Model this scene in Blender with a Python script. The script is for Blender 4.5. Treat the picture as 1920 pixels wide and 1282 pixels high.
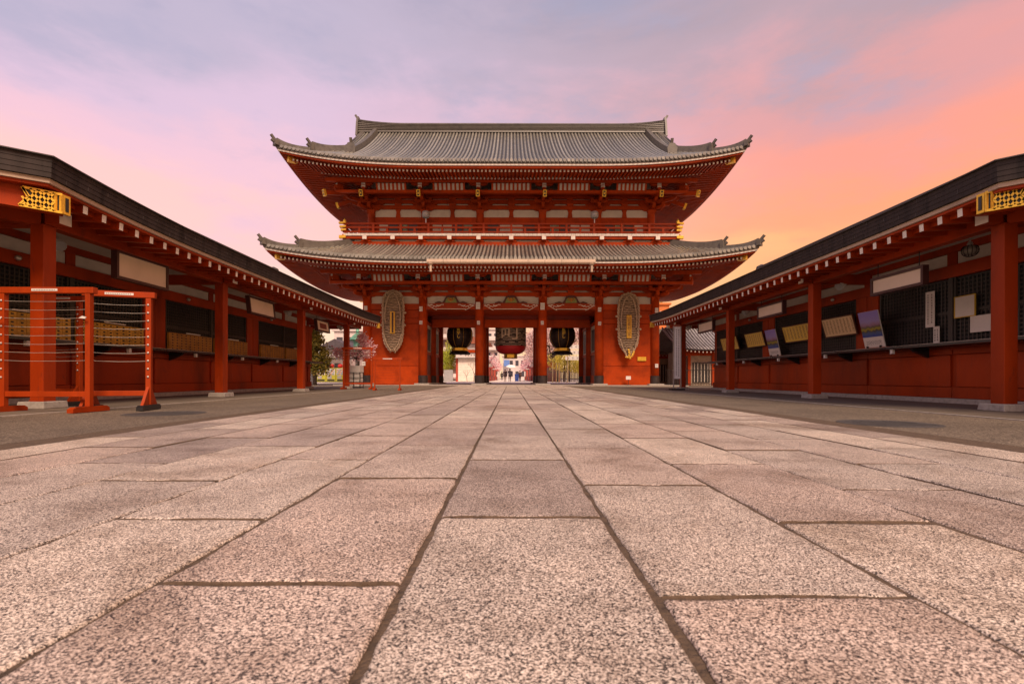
import bpy, math, random
from mathutils import Vector, Matrix, noise
R = math.radians
rnd = random.Random(7)
sc = bpy.context.scene
for o in list(bpy.data.objects): bpy.data.objects.remove(o)
COL = sc.collection

# ------------------------------------------------------------------ camera
CAMH = 0.506; FPX = 900.0; CX = 958.0; HY = 709.0
cam = bpy.data.cameras.new('camera'); camo = bpy.data.objects.new('camera', cam); COL.objects.link(camo)
camo.location = (0, 0, CAMH); camo.rotation_euler = (R(90), R(-0.12), 0)
cam.sensor_width = 36; cam.lens = FPX / 1920 * 36
cam.shift_x = (960 - CX) / 1920; cam.shift_y = (HY - 641) / 1920
cam.clip_start = 0.05; cam.clip_end = 2000
cam.dof.use_dof = True; cam.dof.focus_distance = 9.0; cam.dof.aperture_fstop = 5.0
sc.camera = camo

# ------------------------------------------------------------------ sky, sun, exposure
def lin(r, g, b):
    f = lambda c: (c / 255 / 12.92) if c / 255 <= 0.04045 else ((c / 255 + 0.055) / 1.055) ** 2.4
    return (f(r), f(g), f(b), 1)
SUN_EL, SUN_AZ = 48.0, 162.0          # azimuth clockwise from +Y: over the photographer's shoulder, veiled by cloud
w = bpy.data.worlds.new('World'); sc.world = w; w.use_nodes = True
nt = w.node_tree; N = nt.nodes; L = nt.links
bg = N['Background']; 
def nd(tree, t, **kw):
    n = tree.nodes.new(t)
    for k, v in kw.items(): setattr(n, k, v)
    return n
def mathn(tree, op, a, b=None, c=None, clamp=False):
    n = nd(tree, 'ShaderNodeMath', operation=op, use_clamp=clamp)
    for i, v in enumerate((a, b, c)):
        if v is None: continue
        if isinstance(v, (int, float)): n.inputs[i].default_value = v
        else: tree.links.new(v, n.inputs[i])
    return n.outputs[0]
def ramp(tree, fac, stops, interp='EASE'):
    n = nd(tree, 'ShaderNodeValToRGB'); cr = n.color_ramp; cr.interpolation = interp
    while len(cr.elements) < len(stops): cr.elements.new(0.5)
    for e, (p, c) in zip(cr.elements, stops): e.position = p; e.color = c if len(c) == 4 else (*c, 1)
    if fac is not None: tree.links.new(fac, n.inputs[0])
    return n.outputs[0]
def mix(tree, fac, a, b, mode='MIX'):
    n = nd(tree, 'ShaderNodeMix', data_type='RGBA', blend_type=mode)
    for s, v in ((n.inputs[0], fac), (n.inputs[6], a), (n.inputs[7], b)):
        if isinstance(v, (int, float)): s.default_value = v
        elif isinstance(v, tuple): s.default_value = v if len(v) == 4 else (*v, 1)
        else: tree.links.new(v, s)
    return n.outputs[2]
tc = nd(nt, 'ShaderNodeTexCoord')
sep = nd(nt, 'ShaderNodeSeparateXYZ'); L.new(tc.outputs['Generated'], sep.inputs[0])
mp = nd(nt, 'ShaderNodeMapping'); mp.inputs['Scale'].default_value = (2.0, 1.6, 5.2); mp.inputs['Rotation'].default_value = (0, R(16), 0)
mp.inputs['Location'].default_value = (1.7, 0.4, 2.2)
L.new(tc.outputs['Generated'], mp.inputs[0])
n1 = nd(nt, 'ShaderNodeTexNoise'); n1.inputs['Scale'].default_value = 1.3; n1.inputs['Detail'].default_value = 6; n1.inputs['Roughness'].default_value = 0.55
n1.inputs['Distortion'].default_value = 0.5
L.new(mp.outputs[0], n1.inputs[0])
n2 = nd(nt, 'ShaderNodeTexNoise'); n2.inputs['Scale'].default_value = 2.6; n2.inputs['Detail'].default_value = 7; n2.inputs['Roughness'].default_value = 0.6
L.new(mp.outputs[0], n2.inputs[0])
cl = mathn(nt, 'SUBTRACT', n1.outputs[0], 0.5); cl2 = mathn(nt, 'SUBTRACT', n2.outputs[0], 0.5)
el = mathn(nt, 'ADD', mathn(nt, 'ADD', sep.outputs[2], mathn(nt, 'MULTIPLY', cl, 0.22)), mathn(nt, 'MULTIPLY', cl2, 0.16))
left = ramp(nt, el, [(0.0, lin(255, 222, 186)), (0.18, lin(255, 216, 190)), (0.26, lin(252, 200, 194)), (0.35, lin(238, 194, 208)),
                     (0.45, lin(218, 190, 212)), (0.56, lin(190, 178, 200)), (0.72, lin(156, 154, 180)), (1.0, lin(120, 124, 152))])
right = ramp(nt, el, [(0.0, lin(255, 196, 120)), (0.20, lin(255, 182, 116)), (0.28, lin(254, 164, 120)), (0.36, lin(246, 158, 138)),
                      (0.44, lin(222, 158, 156)), (0.53, lin(184, 156, 164)), (0.70, lin(150, 146, 162)), (1.0, lin(116, 118, 144))])
az = nd(nt, 'ShaderNodeMapRange', interpolation_type='SMOOTHSTEP'); az.inputs[1].default_value = -0.45; az.inputs[2].default_value = 0.62
L.new(mathn(nt, 'ADD', sep.outputs[0], mathn(nt, 'MULTIPLY', cl, 0.5)), az.inputs[0])
skyc = mix(nt, az.outputs[0], left, right)
streak = nd(nt, 'ShaderNodeMapRange', interpolation_type='SMOOTHSTEP'); streak.inputs[1].default_value = 0.50; streak.inputs[2].default_value = 0.72
L.new(n2.outputs[0], streak.inputs[0])
hi = nd(nt, 'ShaderNodeMapRange', interpolation_type='SMOOTHSTEP'); hi.inputs[1].default_value = 0.22; hi.inputs[2].default_value = 0.5
L.new(sep.outputs[2], hi.inputs[0])
skyc = mix(nt, mathn(nt, 'MULTIPLY', mathn(nt, 'MULTIPLY', streak.outputs[0], 0.42), hi.outputs[0]), skyc, lin(172, 168, 194))
nish = nd(nt, 'ShaderNodeTexSky', sky_type='NISHITA', sun_disc=False, sun_elevation=R(SUN_EL), sun_rotation=R(SUN_AZ))
skyc = mix(nt, 1.0, skyc, mix(nt, 1.0, nish.outputs[0], (0.006, 0.005, 0.005), 'MULTIPLY'), 'ADD')
L.new(skyc, bg.inputs[0]); bg.inputs[1].default_value = 1.0
sun = bpy.data.lights.new('sun', 'SUN'); sun.energy = 4.6; sun.angle = R(26); sun.color = (1.0, 0.75, 0.55)
suno = bpy.data.objects.new('sun', sun); COL.objects.link(suno)
sd = Vector((math.sin(R(SUN_AZ)) * math.cos(R(SUN_EL)), math.cos(R(SUN_AZ)) * math.cos(R(SUN_EL)), math.sin(R(SUN_EL))))
suno.rotation_euler = (-sd).to_track_quat('-Z', 'Y').to_euler(); suno.location = sd * 60
vs = sc.view_settings; vs.view_transform = 'Standard'; vs.look = 'None'; vs.exposure = 0.14; vs.gamma = 1.0; vs.use_curve_mapping = False

# ------------------------------------------------------------------ materials
MATS = {}
def mat(name, col, rough=0.6, metal=0.0, var=0.18, scale=3.0, bump=0.0, bscale=40.0, col2=None, spec=0.5, streakz=1.0, em=None, scuff=0.0, orand=0.0):
    if name in MATS: return MATS[name]
    m = bpy.data.materials.new(name); m.use_nodes = True; t = m.node_tree
    p = t.nodes['Principled BSDF']; p.inputs['Roughness'].default_value = rough; p.inputs['Metallic'].default_value = metal
    p.inputs['Specular IOR Level'].default_value = spec
    g = nd(t, 'ShaderNodeNewGeometry'); mpn = nd(t, 'ShaderNodeMapping'); mpn.inputs['Scale'].default_value = (1, 1, streakz)
    t.links.new(g.outputs['Position'], mpn.inputs[0])
    nz = nd(t, 'ShaderNodeTexNoise'); nz.inputs['Scale'].default_value = scale; nz.inputs['Detail'].default_value = 8; nz.inputs['Roughness'].default_value = 0.65
    t.links.new(mpn.outputs[0], nz.inputs[0])
    c2 = col2 or tuple(c * (1 - 2.4 * var) for c in col[:3]); c3 = tuple(min(1, c * (1 + 1.3 * var)) for c in col[:3])
    cr = ramp(t, nz.outputs[0], [(0.25, c2), (0.5, tuple(col[:3])), (0.75, c3)], 'LINEAR')
    if scuff:
        ns = nd(t, 'ShaderNodeTexNoise'); ns.inputs['Scale'].default_value = 7.0; ns.inputs['Detail'].default_value = 10; ns.inputs['Roughness'].default_value = 0.75; ns.inputs['Distortion'].default_value = 1.2
        mp2 = nd(t, 'ShaderNodeMapping'); mp2.inputs['Scale'].default_value = (1, 1, 0.22); t.links.new(g.outputs['Position'], mp2.inputs[0]); t.links.new(mp2.outputs[0], ns.inputs[0])
        sm = nd(t, 'ShaderNodeMapRange'); sm.inputs[1].default_value = 0.57; sm.inputs[2].default_value = 0.74; sm.inputs[4].default_value = scuff; t.links.new(ns.outputs[0], sm.inputs[0])
        cr = mix(t, sm.outputs[0], cr, tuple(c * 0.35 + 0.012 for c in col[:3]))
        sm2 = nd(t, 'ShaderNodeMapRange'); sm2.inputs[1].default_value = 0.40; sm2.inputs[2].default_value = 0.26; sm2.inputs[4].default_value = scuff * 0.7; t.links.new(ns.outputs[0], sm2.inputs[0])
        cr = mix(t, sm2.outputs[0], cr, tuple(min(1, c * 1.25 + 0.03) for c in col[:3]))
    if orand:
        oi = nd(t, 'ShaderNodeObjectInfo'); k0, k1 = 1 - orand, 1 + orand
        cr = mix(t, 1.0, cr, ramp(t, oi.outputs['Random'], [(0.0, (k0, k0, k0)), (1.0, (k1, k1, k1))], 'LINEAR'), 'MULTIPLY')
    t.links.new(cr, p.inputs['Base Color'])
    rr = nd(t, 'ShaderNodeMapRange'); rr.inputs[3].default_value = max(0.03, rough - 0.12); rr.inputs[4].default_value = min(1, rough + 0.15)
    t.links.new(nz.outputs[0], rr.inputs[0]); t.links.new(rr.outputs[0], p.inputs['Roughness'])
    if bump:
        nb = nd(t, 'ShaderNodeTexNoise'); nb.inputs['Scale'].default_value = bscale; nb.inputs['Detail'].default_value = 6
        t.links.new(g.outputs['Position'], nb.inputs[0])
        b = nd(t, 'ShaderNodeBump'); b.inputs['Strength'].default_value = bump; b.inputs['Distance'].default_value = 0.02
        t.links.new(nb.outputs[0], b.inputs['Height']); t.links.new(b.outputs[0], p.inputs['Normal'])
    if em:
        p.inputs['Emission Color'].default_value = (*col[:3], 1); p.inputs['Emission Strength'].default_value = em
    MATS[name] = m; return m
RED = mat('vermilion_lacquer', (0.37, 0.041, 0.002), 0.55, spec=0.16, var=0.2, scuff=0.8, orand=0.12, scale=1.3, bump=0.05, bscale=9)
KRED = mat('kiosk_vermilion_lacquer', (0.31, 0.032, 0.0018), 0.45, spec=0.22, var=0.24, scuff=0.85, orand=0.14, scale=1.1, bump=0.05, bscale=7, streakz=0.35)
ORED = mat('fresh_vermilion_paint', (0.31, 0.034, 0.002), 0.5, spec=0.2, scuff=0.6, var=0.12, scale=4, streakz=0.4)
WHITE = mat('white_plaster', (0.58, 0.53, 0.46), 0.8, var=0.08, scale=2)
WPAINT = mat('white_painted_end', (0.74, 0.68, 0.60), 0.6, var=0.08, scale=8)
CREAM = mat('cream_board', (0.46, 0.34, 0.25), 0.7, var=0.1, scale=2)
TILE = mat('grey_roof_tile', (0.22, 0.205, 0.175), 0.22, 0.0, spec=0.9, orand=0.22, var=0.14, scale=2.5)  # lighter copy for the round rolls, their lit tops put into the colour
RTILE = mat('weathered_ridge_tile', (0.10, 0.085, 0.07), 0.45, 0.0, var=0.2, scale=3, bump=0.1, bscale=10)
TILEP = mat('shaded_pan_tile', (0.032, 0.027, 0.025), 0.45, 0.0, var=0.2, scale=3)  # same tile darkened, painting in the shade between the rolls
GOLD = mat('gilded_metal', (0.85, 0.52, 0.06), 0.38, 0.55, var=0.15, scale=12)
BLACK = mat('black_lacquer', (0.012, 0.011, 0.012), 0.35, var=0.3, scale=5)
BAND = mat('dark_copper_sheath', (0.035, 0.022, 0.02), 0.5, 0.3, var=0.3, scale=4)
PLINTH = mat('grey_stone_plinth', (0.34, 0.30, 0.26), 0.8, var=0.18, scale=14, bump=0.25, bscale=60)
COPPER = mat('weathered_copper_roof_edge', (0.034, 0.025, 0.023), 0.55, 0.0, spec=0.2, var=0.38, scale=5, streakz=0.12, bump=0.05, bscale=8)
COPPERT = mat('weathered_copper_roofing', (0.07, 0.058, 0.056), 0.45, 0.1, var=0.2, scale=2)
CEIL = mat('whitewashed_ceiling', (0.46, 0.42, 0.37), 0.8, var=0.1, scale=1.2)
DARKIN = mat('dark_interior_board', (0.012, 0.016, 0.022), 0.6, var=0.3, scale=3)
LATT = mat('black_lattice_wood', (0.028, 0.022, 0.020), 0.45, var=0.25, scale=6)
DRAW = mat('ochre_drawer_wood', (0.60, 0.35, 0.05), 0.5, var=0.22, scale=5)
DRAW2 = mat('brown_drawer_wood', (0.38, 0.18, 0.03), 0.5, var=0.22, scale=5)
IRON = mat('black_iron', (0.02, 0.018, 0.018), 0.45, 0.5, var=0.2, scale=8)
SHELF = mat('black_counter_top', (0.03, 0.028, 0.032), 0.28, var=0.2, scale=2)
PAPER = mat('white_paper', (0.64, 0.60, 0.56), 0.75, var=0.04, scale=3)
PANEL = mat('sign_panel_acrylic', (0.64, 0.52, 0.40), 0.4, var=0.06, scale=1.5)
STRAW = mat('plaited_straw', (0.36, 0.255, 0.165), 0.85, var=0.22, scale=9, bump=0.6, bscale=45)
ROPE = mat('straw_rope', (0.44, 0.32, 0.215), 0.85, var=0.25, scale=12, bump=0.6, bscale=55)
WIRE = mat('steel_wire', (0.42, 0.37, 0.32), 0.5, 0.5, var=0.05)
STEEL = mat('galvanised_steel', (0.5, 0.47, 0.44), 0.4, 0.7, var=0.1)
GREYW = mat('grey_speaker_plastic', (0.32, 0.31, 0.31), 0.5, var=0.1)

# ------------------------------------------------------------------ mesh builder
WL = {}
class MB:
    def __init__(s): s.v = []; s.f = []; s.m = []
    def add(s, vs, fs, mi=0):
        b = len(s.v); s.v += [tuple(p) for p in vs]
        for i, f in enumerate(fs):
            s.f.append(tuple(b + k for k in f)); s.m.append(mi[i] if isinstance(mi, (list, tuple)) else mi)
        return s
    def hexa(s, p, mi=0):      # p: bottom 4 ccw, top 4 ccw
        return s.add(p, [(3, 2, 1, 0), (4, 5, 6, 7), (0, 1, 5, 4), (1, 2, 6, 5), (2, 3, 7, 6), (3, 0, 4, 7)], mi)
    def box(s, x0, x1, y0, y1, z0, z1, mi=0):
        if x0 > x1: x0, x1 = x1, x0
        if y0 > y1: y0, y1 = y1, y0
        return s.hexa([(x0, y0, z0), (x1, y0, z0), (x1, y1, z0), (x0, y1, z0), (x0, y0, z1), (x1, y0, z1), (x1, y1, z1), (x0, y1, z1)], mi)
    def cbox(s, c, d, mi=0, taper=1.0):
        x, y, z = c; a, b, h = d[0] / 2, d[1] / 2, d[2] / 2; t = taper
        return s.hexa([(x - a * t, y - b * t, z - h), (x + a * t, y - b * t, z - h), (x + a * t, y + b * t, z - h), (x - a * t, y + b * t, z - h),
                       (x - a, y - b, z + h), (x + a, y - b, z + h), (x + a, y + b, z + h), (x - a, y + b, z + h)], mi)
    def beam(s, p0, p1, w, h, mi=0, end=None):   # end: material of the p1 end face
        p0 = Vector(p0); p1 = Vector(p1); d = (p1 - p0).normalized()
        u = d.cross(Vector((0, 0, 1)))
        if u.length < 1e-4: u = Vector((1, 0, 0))
        u.normalize(); v = u.cross(d)
        q = []
        for p in (p0, p1):
            q += [p - u * w / 2 - v * h / 2, p + u * w / 2 - v * h / 2, p + u * w / 2 + v * h / 2, p - u * w / 2 + v * h / 2]
        return s.add(q, [(0, 1, 2, 3), (7, 6, 5, 4), (0, 4, 5, 1), (1, 5, 6, 2), (2, 6, 7, 3), (3, 7, 4, 0)], [mi, mi if end is None else end, mi, mi, mi, mi])
    def tube(s, pts, r, n=6, mi=0, caps=True):
        pts = [Vector(p) for p in pts]; k = len(pts); rs = r if isinstance(r, (list, tuple)) else [r] * k
        ring = []; prev = None
        for i, p in enumerate(pts):
            d = (pts[min(i + 1, k - 1)] - pts[max(i - 1, 0)]).normalized()
            u = (prev - d * prev.dot(d)) if prev is not None else d.cross(Vector((0, 0, 1)) if abs(d.z) < 0.9 else Vector((1, 0, 0)))
            u.normalize(); prev = u; v = d.cross(u)
            ring += [p + (u * math.cos(2 * math.pi * j / n) + v * math.sin(2 * math.pi * j / n)) * rs[i] for j in range(n)]
        fs = [(i * n + j, i * n + (j + 1) % n, (i + 1) * n + (j + 1) % n, (i + 1) * n + j) for i in range(k - 1) for j in range(n)]
        if caps: fs += [tuple(range(n - 1, -1, -1)), tuple(range((k - 1) * n, k * n))]
        return s.add(ring, fs, mi)
    def lathe(s, c, prof, n=24, mi=0, mis=None):
        x, y, z = c; vs = []
        for r, h in prof: vs += [(x + r * math.cos(2 * math.pi * j / n), y + r * math.sin(2 * math.pi * j / n), z + h) for j in range(n)]
        fs = []; ms = []
        for i in range(len(prof) - 1):
            for j in range(n):
                fs.append((i * n + j, i * n + (j + 1) % n, (i + 1) * n + (j + 1) % n, (i + 1) * n + j)); ms.append(mis[i] if mis else mi)
        fs += [tuple(range(n - 1, -1, -1)), tuple(range((len(prof) - 1) * n, len(prof) * n))]; ms += [ms[0], ms[-1]]
        return s.add(vs, fs, ms)
    def sheet(s, rows, mi=0):
        n = len(rows[0]); vs = [p for r in rows for p in r]
        return s.add(vs, [(i * n + j, i * n + j + 1, (i + 1) * n + j + 1, (i + 1) * n + j) for i in range(len(rows) - 1) for j in range(n - 1)], mi)
    def prism(s, poly, vec, mi=0):
        n = len(poly); vec = Vector(vec); vs = [Vector(p) for p in poly] + [Vector(p) + vec for p in poly]
        return s.add(vs, [tuple(range(n)), tuple(range(2 * n - 1, n - 1, -1))] + [(i, i + n, (i + 1) % n + n, (i + 1) % n) for i in range(n)], mi)
    def sweep(s, secs, mi=0, closed=False):      # secs: list of 4-corner sections
        n = len(secs[0]); k = len(secs); vs = [p for q in secs for p in q]
        fs = [(i * n + j, i * n + (j + 1) % n, ((i + 1) % k) * n + (j + 1) % n, ((i + 1) % k) * n + j) for i in range(k if closed else k - 1) for j in range(n)]
        if not closed: fs += [tuple(range(n - 1, -1, -1)), tuple(range((k - 1) * n, k * n))]
        return s.add(vs, fs, mi)
    def build(s, name, mats, parent=None, smooth=False, org=None, kind=None, bevel=0):
        if not isinstance(mats, (list, tuple)): mats = [mats]
        xs = [p[0] for p in s.v]; ys = [p[1] for p in s.v]; zs = [p[2] for p in s.v]
        o0 = Vector(org) if org is not None else Vector(((min(xs) + max(xs)) / 2, (min(ys) + max(ys)) / 2, min(zs)))
        me = bpy.data.meshes.new(name); me.from_pydata([(p[0] - o0.x, p[1] - o0.y, p[2] - o0.z) for p in s.v], [], s.f)
        for m in mats: me.materials.append(m)
        me.polygons.foreach_set('material_index', s.m)
        if smooth: me.polygons.foreach_set('use_smooth', [True] * len(s.f))
        me.update()
        o = bpy.data.objects.new(name, me); COL.objects.link(o); place(o, o0, parent)
        if kind: o['kind'] = kind
        if bevel:
            b = o.modifiers.new('bevel', 'BEVEL'); b.width = bevel; b.segments = 2; b.limit_method = 'ANGLE'
        return o
def place(o, loc, parent=None):
    loc = Vector(loc); o.location = loc; WL[o.name] = loc.copy()
    if parent is not None:
        o.parent = parent; o.matrix_parent_inverse = Matrix.Translation(-WL[parent.name])
def inst(src, loc, parent=None):     # one more piece sharing the mesh
    c = src.copy(); COL.objects.link(c); place(c, loc, parent); return c
def tag(o, label, cat, group=None):
    o['label'] = label; o['category'] = cat
    if group: o['group'] = group
    return o
def struct(o): o['kind'] = 'structure'; return o
def empty(name, loc=(0, 0, 0)):
    e = bpy.data.objects.new(name, None); COL.objects.link(e); e.empty_display_size = 0.2; place(e, loc); return e
def copy_tree(o, parent=None):
    c = o.copy(); COL.objects.link(c); WL[c.name] = WL[o.name].copy()
    if parent is not None: c.parent = parent
    for ch in list(o.children): copy_tree(ch, c)
    return c
def Pt(px, py, d): return Vector(((px - CX) * d / FPX, d, CAMH + (HY - py) * d / FPX))
def text_mesh(body, size, name='lettering', extrude=0.004):
    cu = bpy.data.curves.new(name, 'FONT'); cu.body = body; cu.size = size; cu.align_x = 'CENTER'; cu.align_y = 'CENTER'; cu.extrude = extrude; cu.resolution_u = 2
    cu.space_line = 0.95
    ob = bpy.data.objects.new(name + '_src', cu); COL.objects.link(ob)
    bpy.context.view_layer.update()
    dg = bpy.context.evaluated_depsgraph_get(); me = bpy.data.meshes.new_from_object(ob.evaluated_get(dg))
    bpy.data.objects.remove(ob); return me
def text_obj(body, size, mtl, loc, parent, rot=(R(90), 0, 0), fn=None, name='lettering', extrude=0.004):
    me = text_mesh(body, size, name, extrude)
    Mx = Matrix.Translation(Vector(loc)) @ (Matrix.Rotation(rot[2], 4, 'Z') @ Matrix.Rotation(rot[1], 4, 'Y') @ Matrix.Rotation(rot[0], 4, 'X'))
    b = MB(); b.add([(fn(v.co) if fn else Mx @ v.co) for v in me.vertices], [tuple(p.vertices) for p in me.polygons])
    bpy.data.meshes.remove(me)
    return b.build(name, mtl, parent) if b.v else None
# ------------------------------------------------------------------ ground
def granite():
    m = bpy.data.materials.new('speckled_granite'); m.use_nodes = True; t = m.node_tree; p = t.nodes['Principled BSDF']
    g = nd(t, 'ShaderNodeNewGeometry'); oi = nd(t, 'ShaderNodeObjectInfo'); pos = g.outputs['Position']
    vo = nd(t, 'ShaderNodeTexVoronoi', feature='F1'); vo.inputs['Scale'].default_value = 280; t.links.new(pos, vo.inputs['Vector'])
    sp = nd(t, 'ShaderNodeSeparateColor'); t.links.new(vo.outputs['Color'], sp.inputs[0])
    na = nd(t, 'ShaderNodeTexNoise'); na.inputs['Scale'].default_value = 185; na.inputs['Detail'].default_value = 3; na.inputs['Roughness'].default_value = 0.7; t.links.new(pos, na.inputs[0])
    nb = nd(t, 'ShaderNodeTexNoise'); nb.inputs['Scale'].default_value = 2.2; nb.inputs['Detail'].default_value = 6; nb.inputs['Roughness'].default_value = 0.6; t.links.new(pos, nb.inputs[0])
    fac = mathn(t, 'ADD', mathn(t, 'MULTIPLY', sp.outputs[0], 0.5), mathn(t, 'MULTIPLY', na.outputs[0], 0.95))
    fac = mathn(t, 'SUBTRACT', fac, 0.22)
    grain = ramp(t, fac, [(0.27, (0.03, 0.026, 0.023)), (0.37, (0.125, 0.105, 0.092)), (0.47, (0.34, 0.285, 0.25)), (0.60, (0.62, 0.535, 0.475)), (0.76, (0.86, 0.78, 0.71))], 'LINEAR')
    dirt = ramp(t, nb.outputs[0], [(0.3, (0.62, 0.57, 0.52)), (0.5, (0.98, 0.96, 0.94)), (0.72, (1.16, 1.12, 1.08))], 'LINEAR')
    c = mix(t, 1.0, grain, dirt, 'MULTIPLY')
    gv = nd(t, 'ShaderNodeTexVoronoi', feature='F1'); gv.inputs['Scale'].default_value = 2.3; t.links.new(pos, gv.inputs['Vector'])
    gsp = nd(t, 'ShaderNodeSeparateColor'); t.links.new(gv.outputs['Color'], gsp.inputs[0])
    gum = mathn(t, 'MULTIPLY', mathn(t, 'LESS_THAN', gv.outputs['Distance'], 0.04), mathn(t, 'LESS_THAN', gsp.outputs[1], 0.4))
    c = mix(t, mathn(t, 'MULTIPLY', gum, 0.6), c, (0.07, 0.055, 0.045, 1))
    nst = nd(t, 'ShaderNodeTexNoise'); nst.inputs['Scale'].default_value = 0.7; nst.inputs['Detail'].default_value = 9; nst.inputs['Roughness'].default_value = 0.7; nst.inputs['Distortion'].default_value = 0.8; t.links.new(pos, nst.inputs[0])
    c = mix(t, 1.0, c, ramp(t, nst.outputs[0], [(0.34, (0.72, 0.66, 0.60)), (0.48, (1, 1, 1)), (0.66, (1.08, 1.06, 1.04))], 'LINEAR'), 'MULTIPLY')
    per = ramp(t, oi.outputs['Random'], [(0.0, (0.70, 0.66, 0.65)), (0.3, (0.98, 0.90, 0.86)), (0.6, (0.92, 0.90, 0.88)), (1.0, (1.18, 1.14, 1.08))], 'LINEAR')
    c = mix(t, 1.0, c, per, 'MULTIPLY')
    t.links.new(c, p.inputs['Base Color']); p.inputs['Roughness'].default_value = 0.46; p.inputs['Specular IOR Level'].default_value = 0.5
    b = nd(t, 'ShaderNodeBump'); b.inputs['Strength'].default_value = 0.55; b.inputs['Distance'].default_value = 0.004
    t.links.new(fac, b.inputs['Height']); t.links.new(b.outputs[0], p.inputs['Normal'])
    return m
GRAN = granite()
def asphalt():
    m = bpy.data.materials.new('brown_asphalt'); m.use_nodes = True; t = m.node_tree; p = t.nodes['Principled BSDF']
    g = nd(t, 'ShaderNodeNewGeometry'); pos = g.outputs['Position']
    vo = nd(t, 'ShaderNodeTexVoronoi', feature='F1'); vo.inputs['Scale'].default_value = 85; t.links.new(pos, vo.inputs['Vector'])
    sp = nd(t, 'ShaderNodeSeparateColor'); t.links.new(vo.outputs['Color'], sp.inputs[0])
    na = nd(t, 'ShaderNodeTexNoise'); na.inputs['Scale'].default_value = 0.9; na.inputs['Detail'].default_value = 8; na.inputs['Roughness'].default_value = 0.6; t.links.new(pos, na.inputs[0])
    gr = ramp(t, sp.outputs[0], [(0.0, (0.05, 0.037, 0.026)), (0.55, (0.125, 0.094, 0.066)), (1.0, (0.28, 0.22, 0.16))], 'LINEAR')
    c = mix(t, 1.0, gr, ramp(t, na.outputs[0], [(0.3, (0.72, 0.70, 0.68)), (0.7, (1.15, 1.13, 1.1))], 'LINEAR'), 'MULTIPLY')
    t.links.new(c, p.inputs['Base Color']); p.inputs['Roughness'].default_value = 0.75
    b = nd(t, 'ShaderNodeBump'); b.inputs['Strength'].default_value = 0.6; b.inputs['Distance'].default_value = 0.006
    t.links.new(sp.outputs[0], b.inputs['Height']); t.links.new(b.outputs[0], p.inputs['Normal'])
    return m
ASPH = asphalt()
MORTAR = mat('earthy_joint_mortar', (0.10, 0.064, 0.040), 0.95, var=0.3, scale=18, bump=0.8, bscale=70)
CONC = mat('worn_concrete_paving', (0.14, 0.108, 0.078), 0.75, var=0.16, scale=1.6, bump=0.2, bscale=60)
STREET = mat('pale_street_paving', (0.74, 0.64, 0.57), 0.7, var=0.08, scale=1.0)
FARG = mat('far_ground', (0.28, 0.24, 0.21), 0.9, var=0.1, scale=0.2)
b = MB(); b.box(-900, 900, -300, 1500, -0.5, -0.05); struct(b.build('ground', FARG))
JX = [-3.56, -3.107, -2.576, -2.03, -1.43, -0.875, -0.262, 0.339, 0.946, 1.518, 2.065, 2.6, 3.1, 3.52]
b = MB(); b.box(-3.9, 3.9, -3, 33.2, -0.045, -0.0075); path = struct(b.build('stone_path', MORTAR))
yard = MB(); yard.box(-70, -3.575, -30, 46, -0.045, -0.008); struct(yard.build('asphalt_yard', ASPH))
yard = MB(); yard.box(3.535, 70, -30, 46, -0.045, -0.008); struct(yard.build('asphalt_yard', ASPH))
for s, X in ((-1, 6.62), (1, 6.36)):
    c = MB(); c.box(s * X, s * 16, -6, 31, -0.03, -0.003); struct(c.build('kiosk_pavement', CONC))
    c = MB(); c.box(s * (X - 0.035), s * (X + 0.03), -6, 31, -0.02, 0.003); struct(c.build('edging_line', PLINTH))
st = MB(); st.box(-26, 26, 43.6, 230, -0.045, 0.03); struct(st.build('street', STREET))
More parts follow.
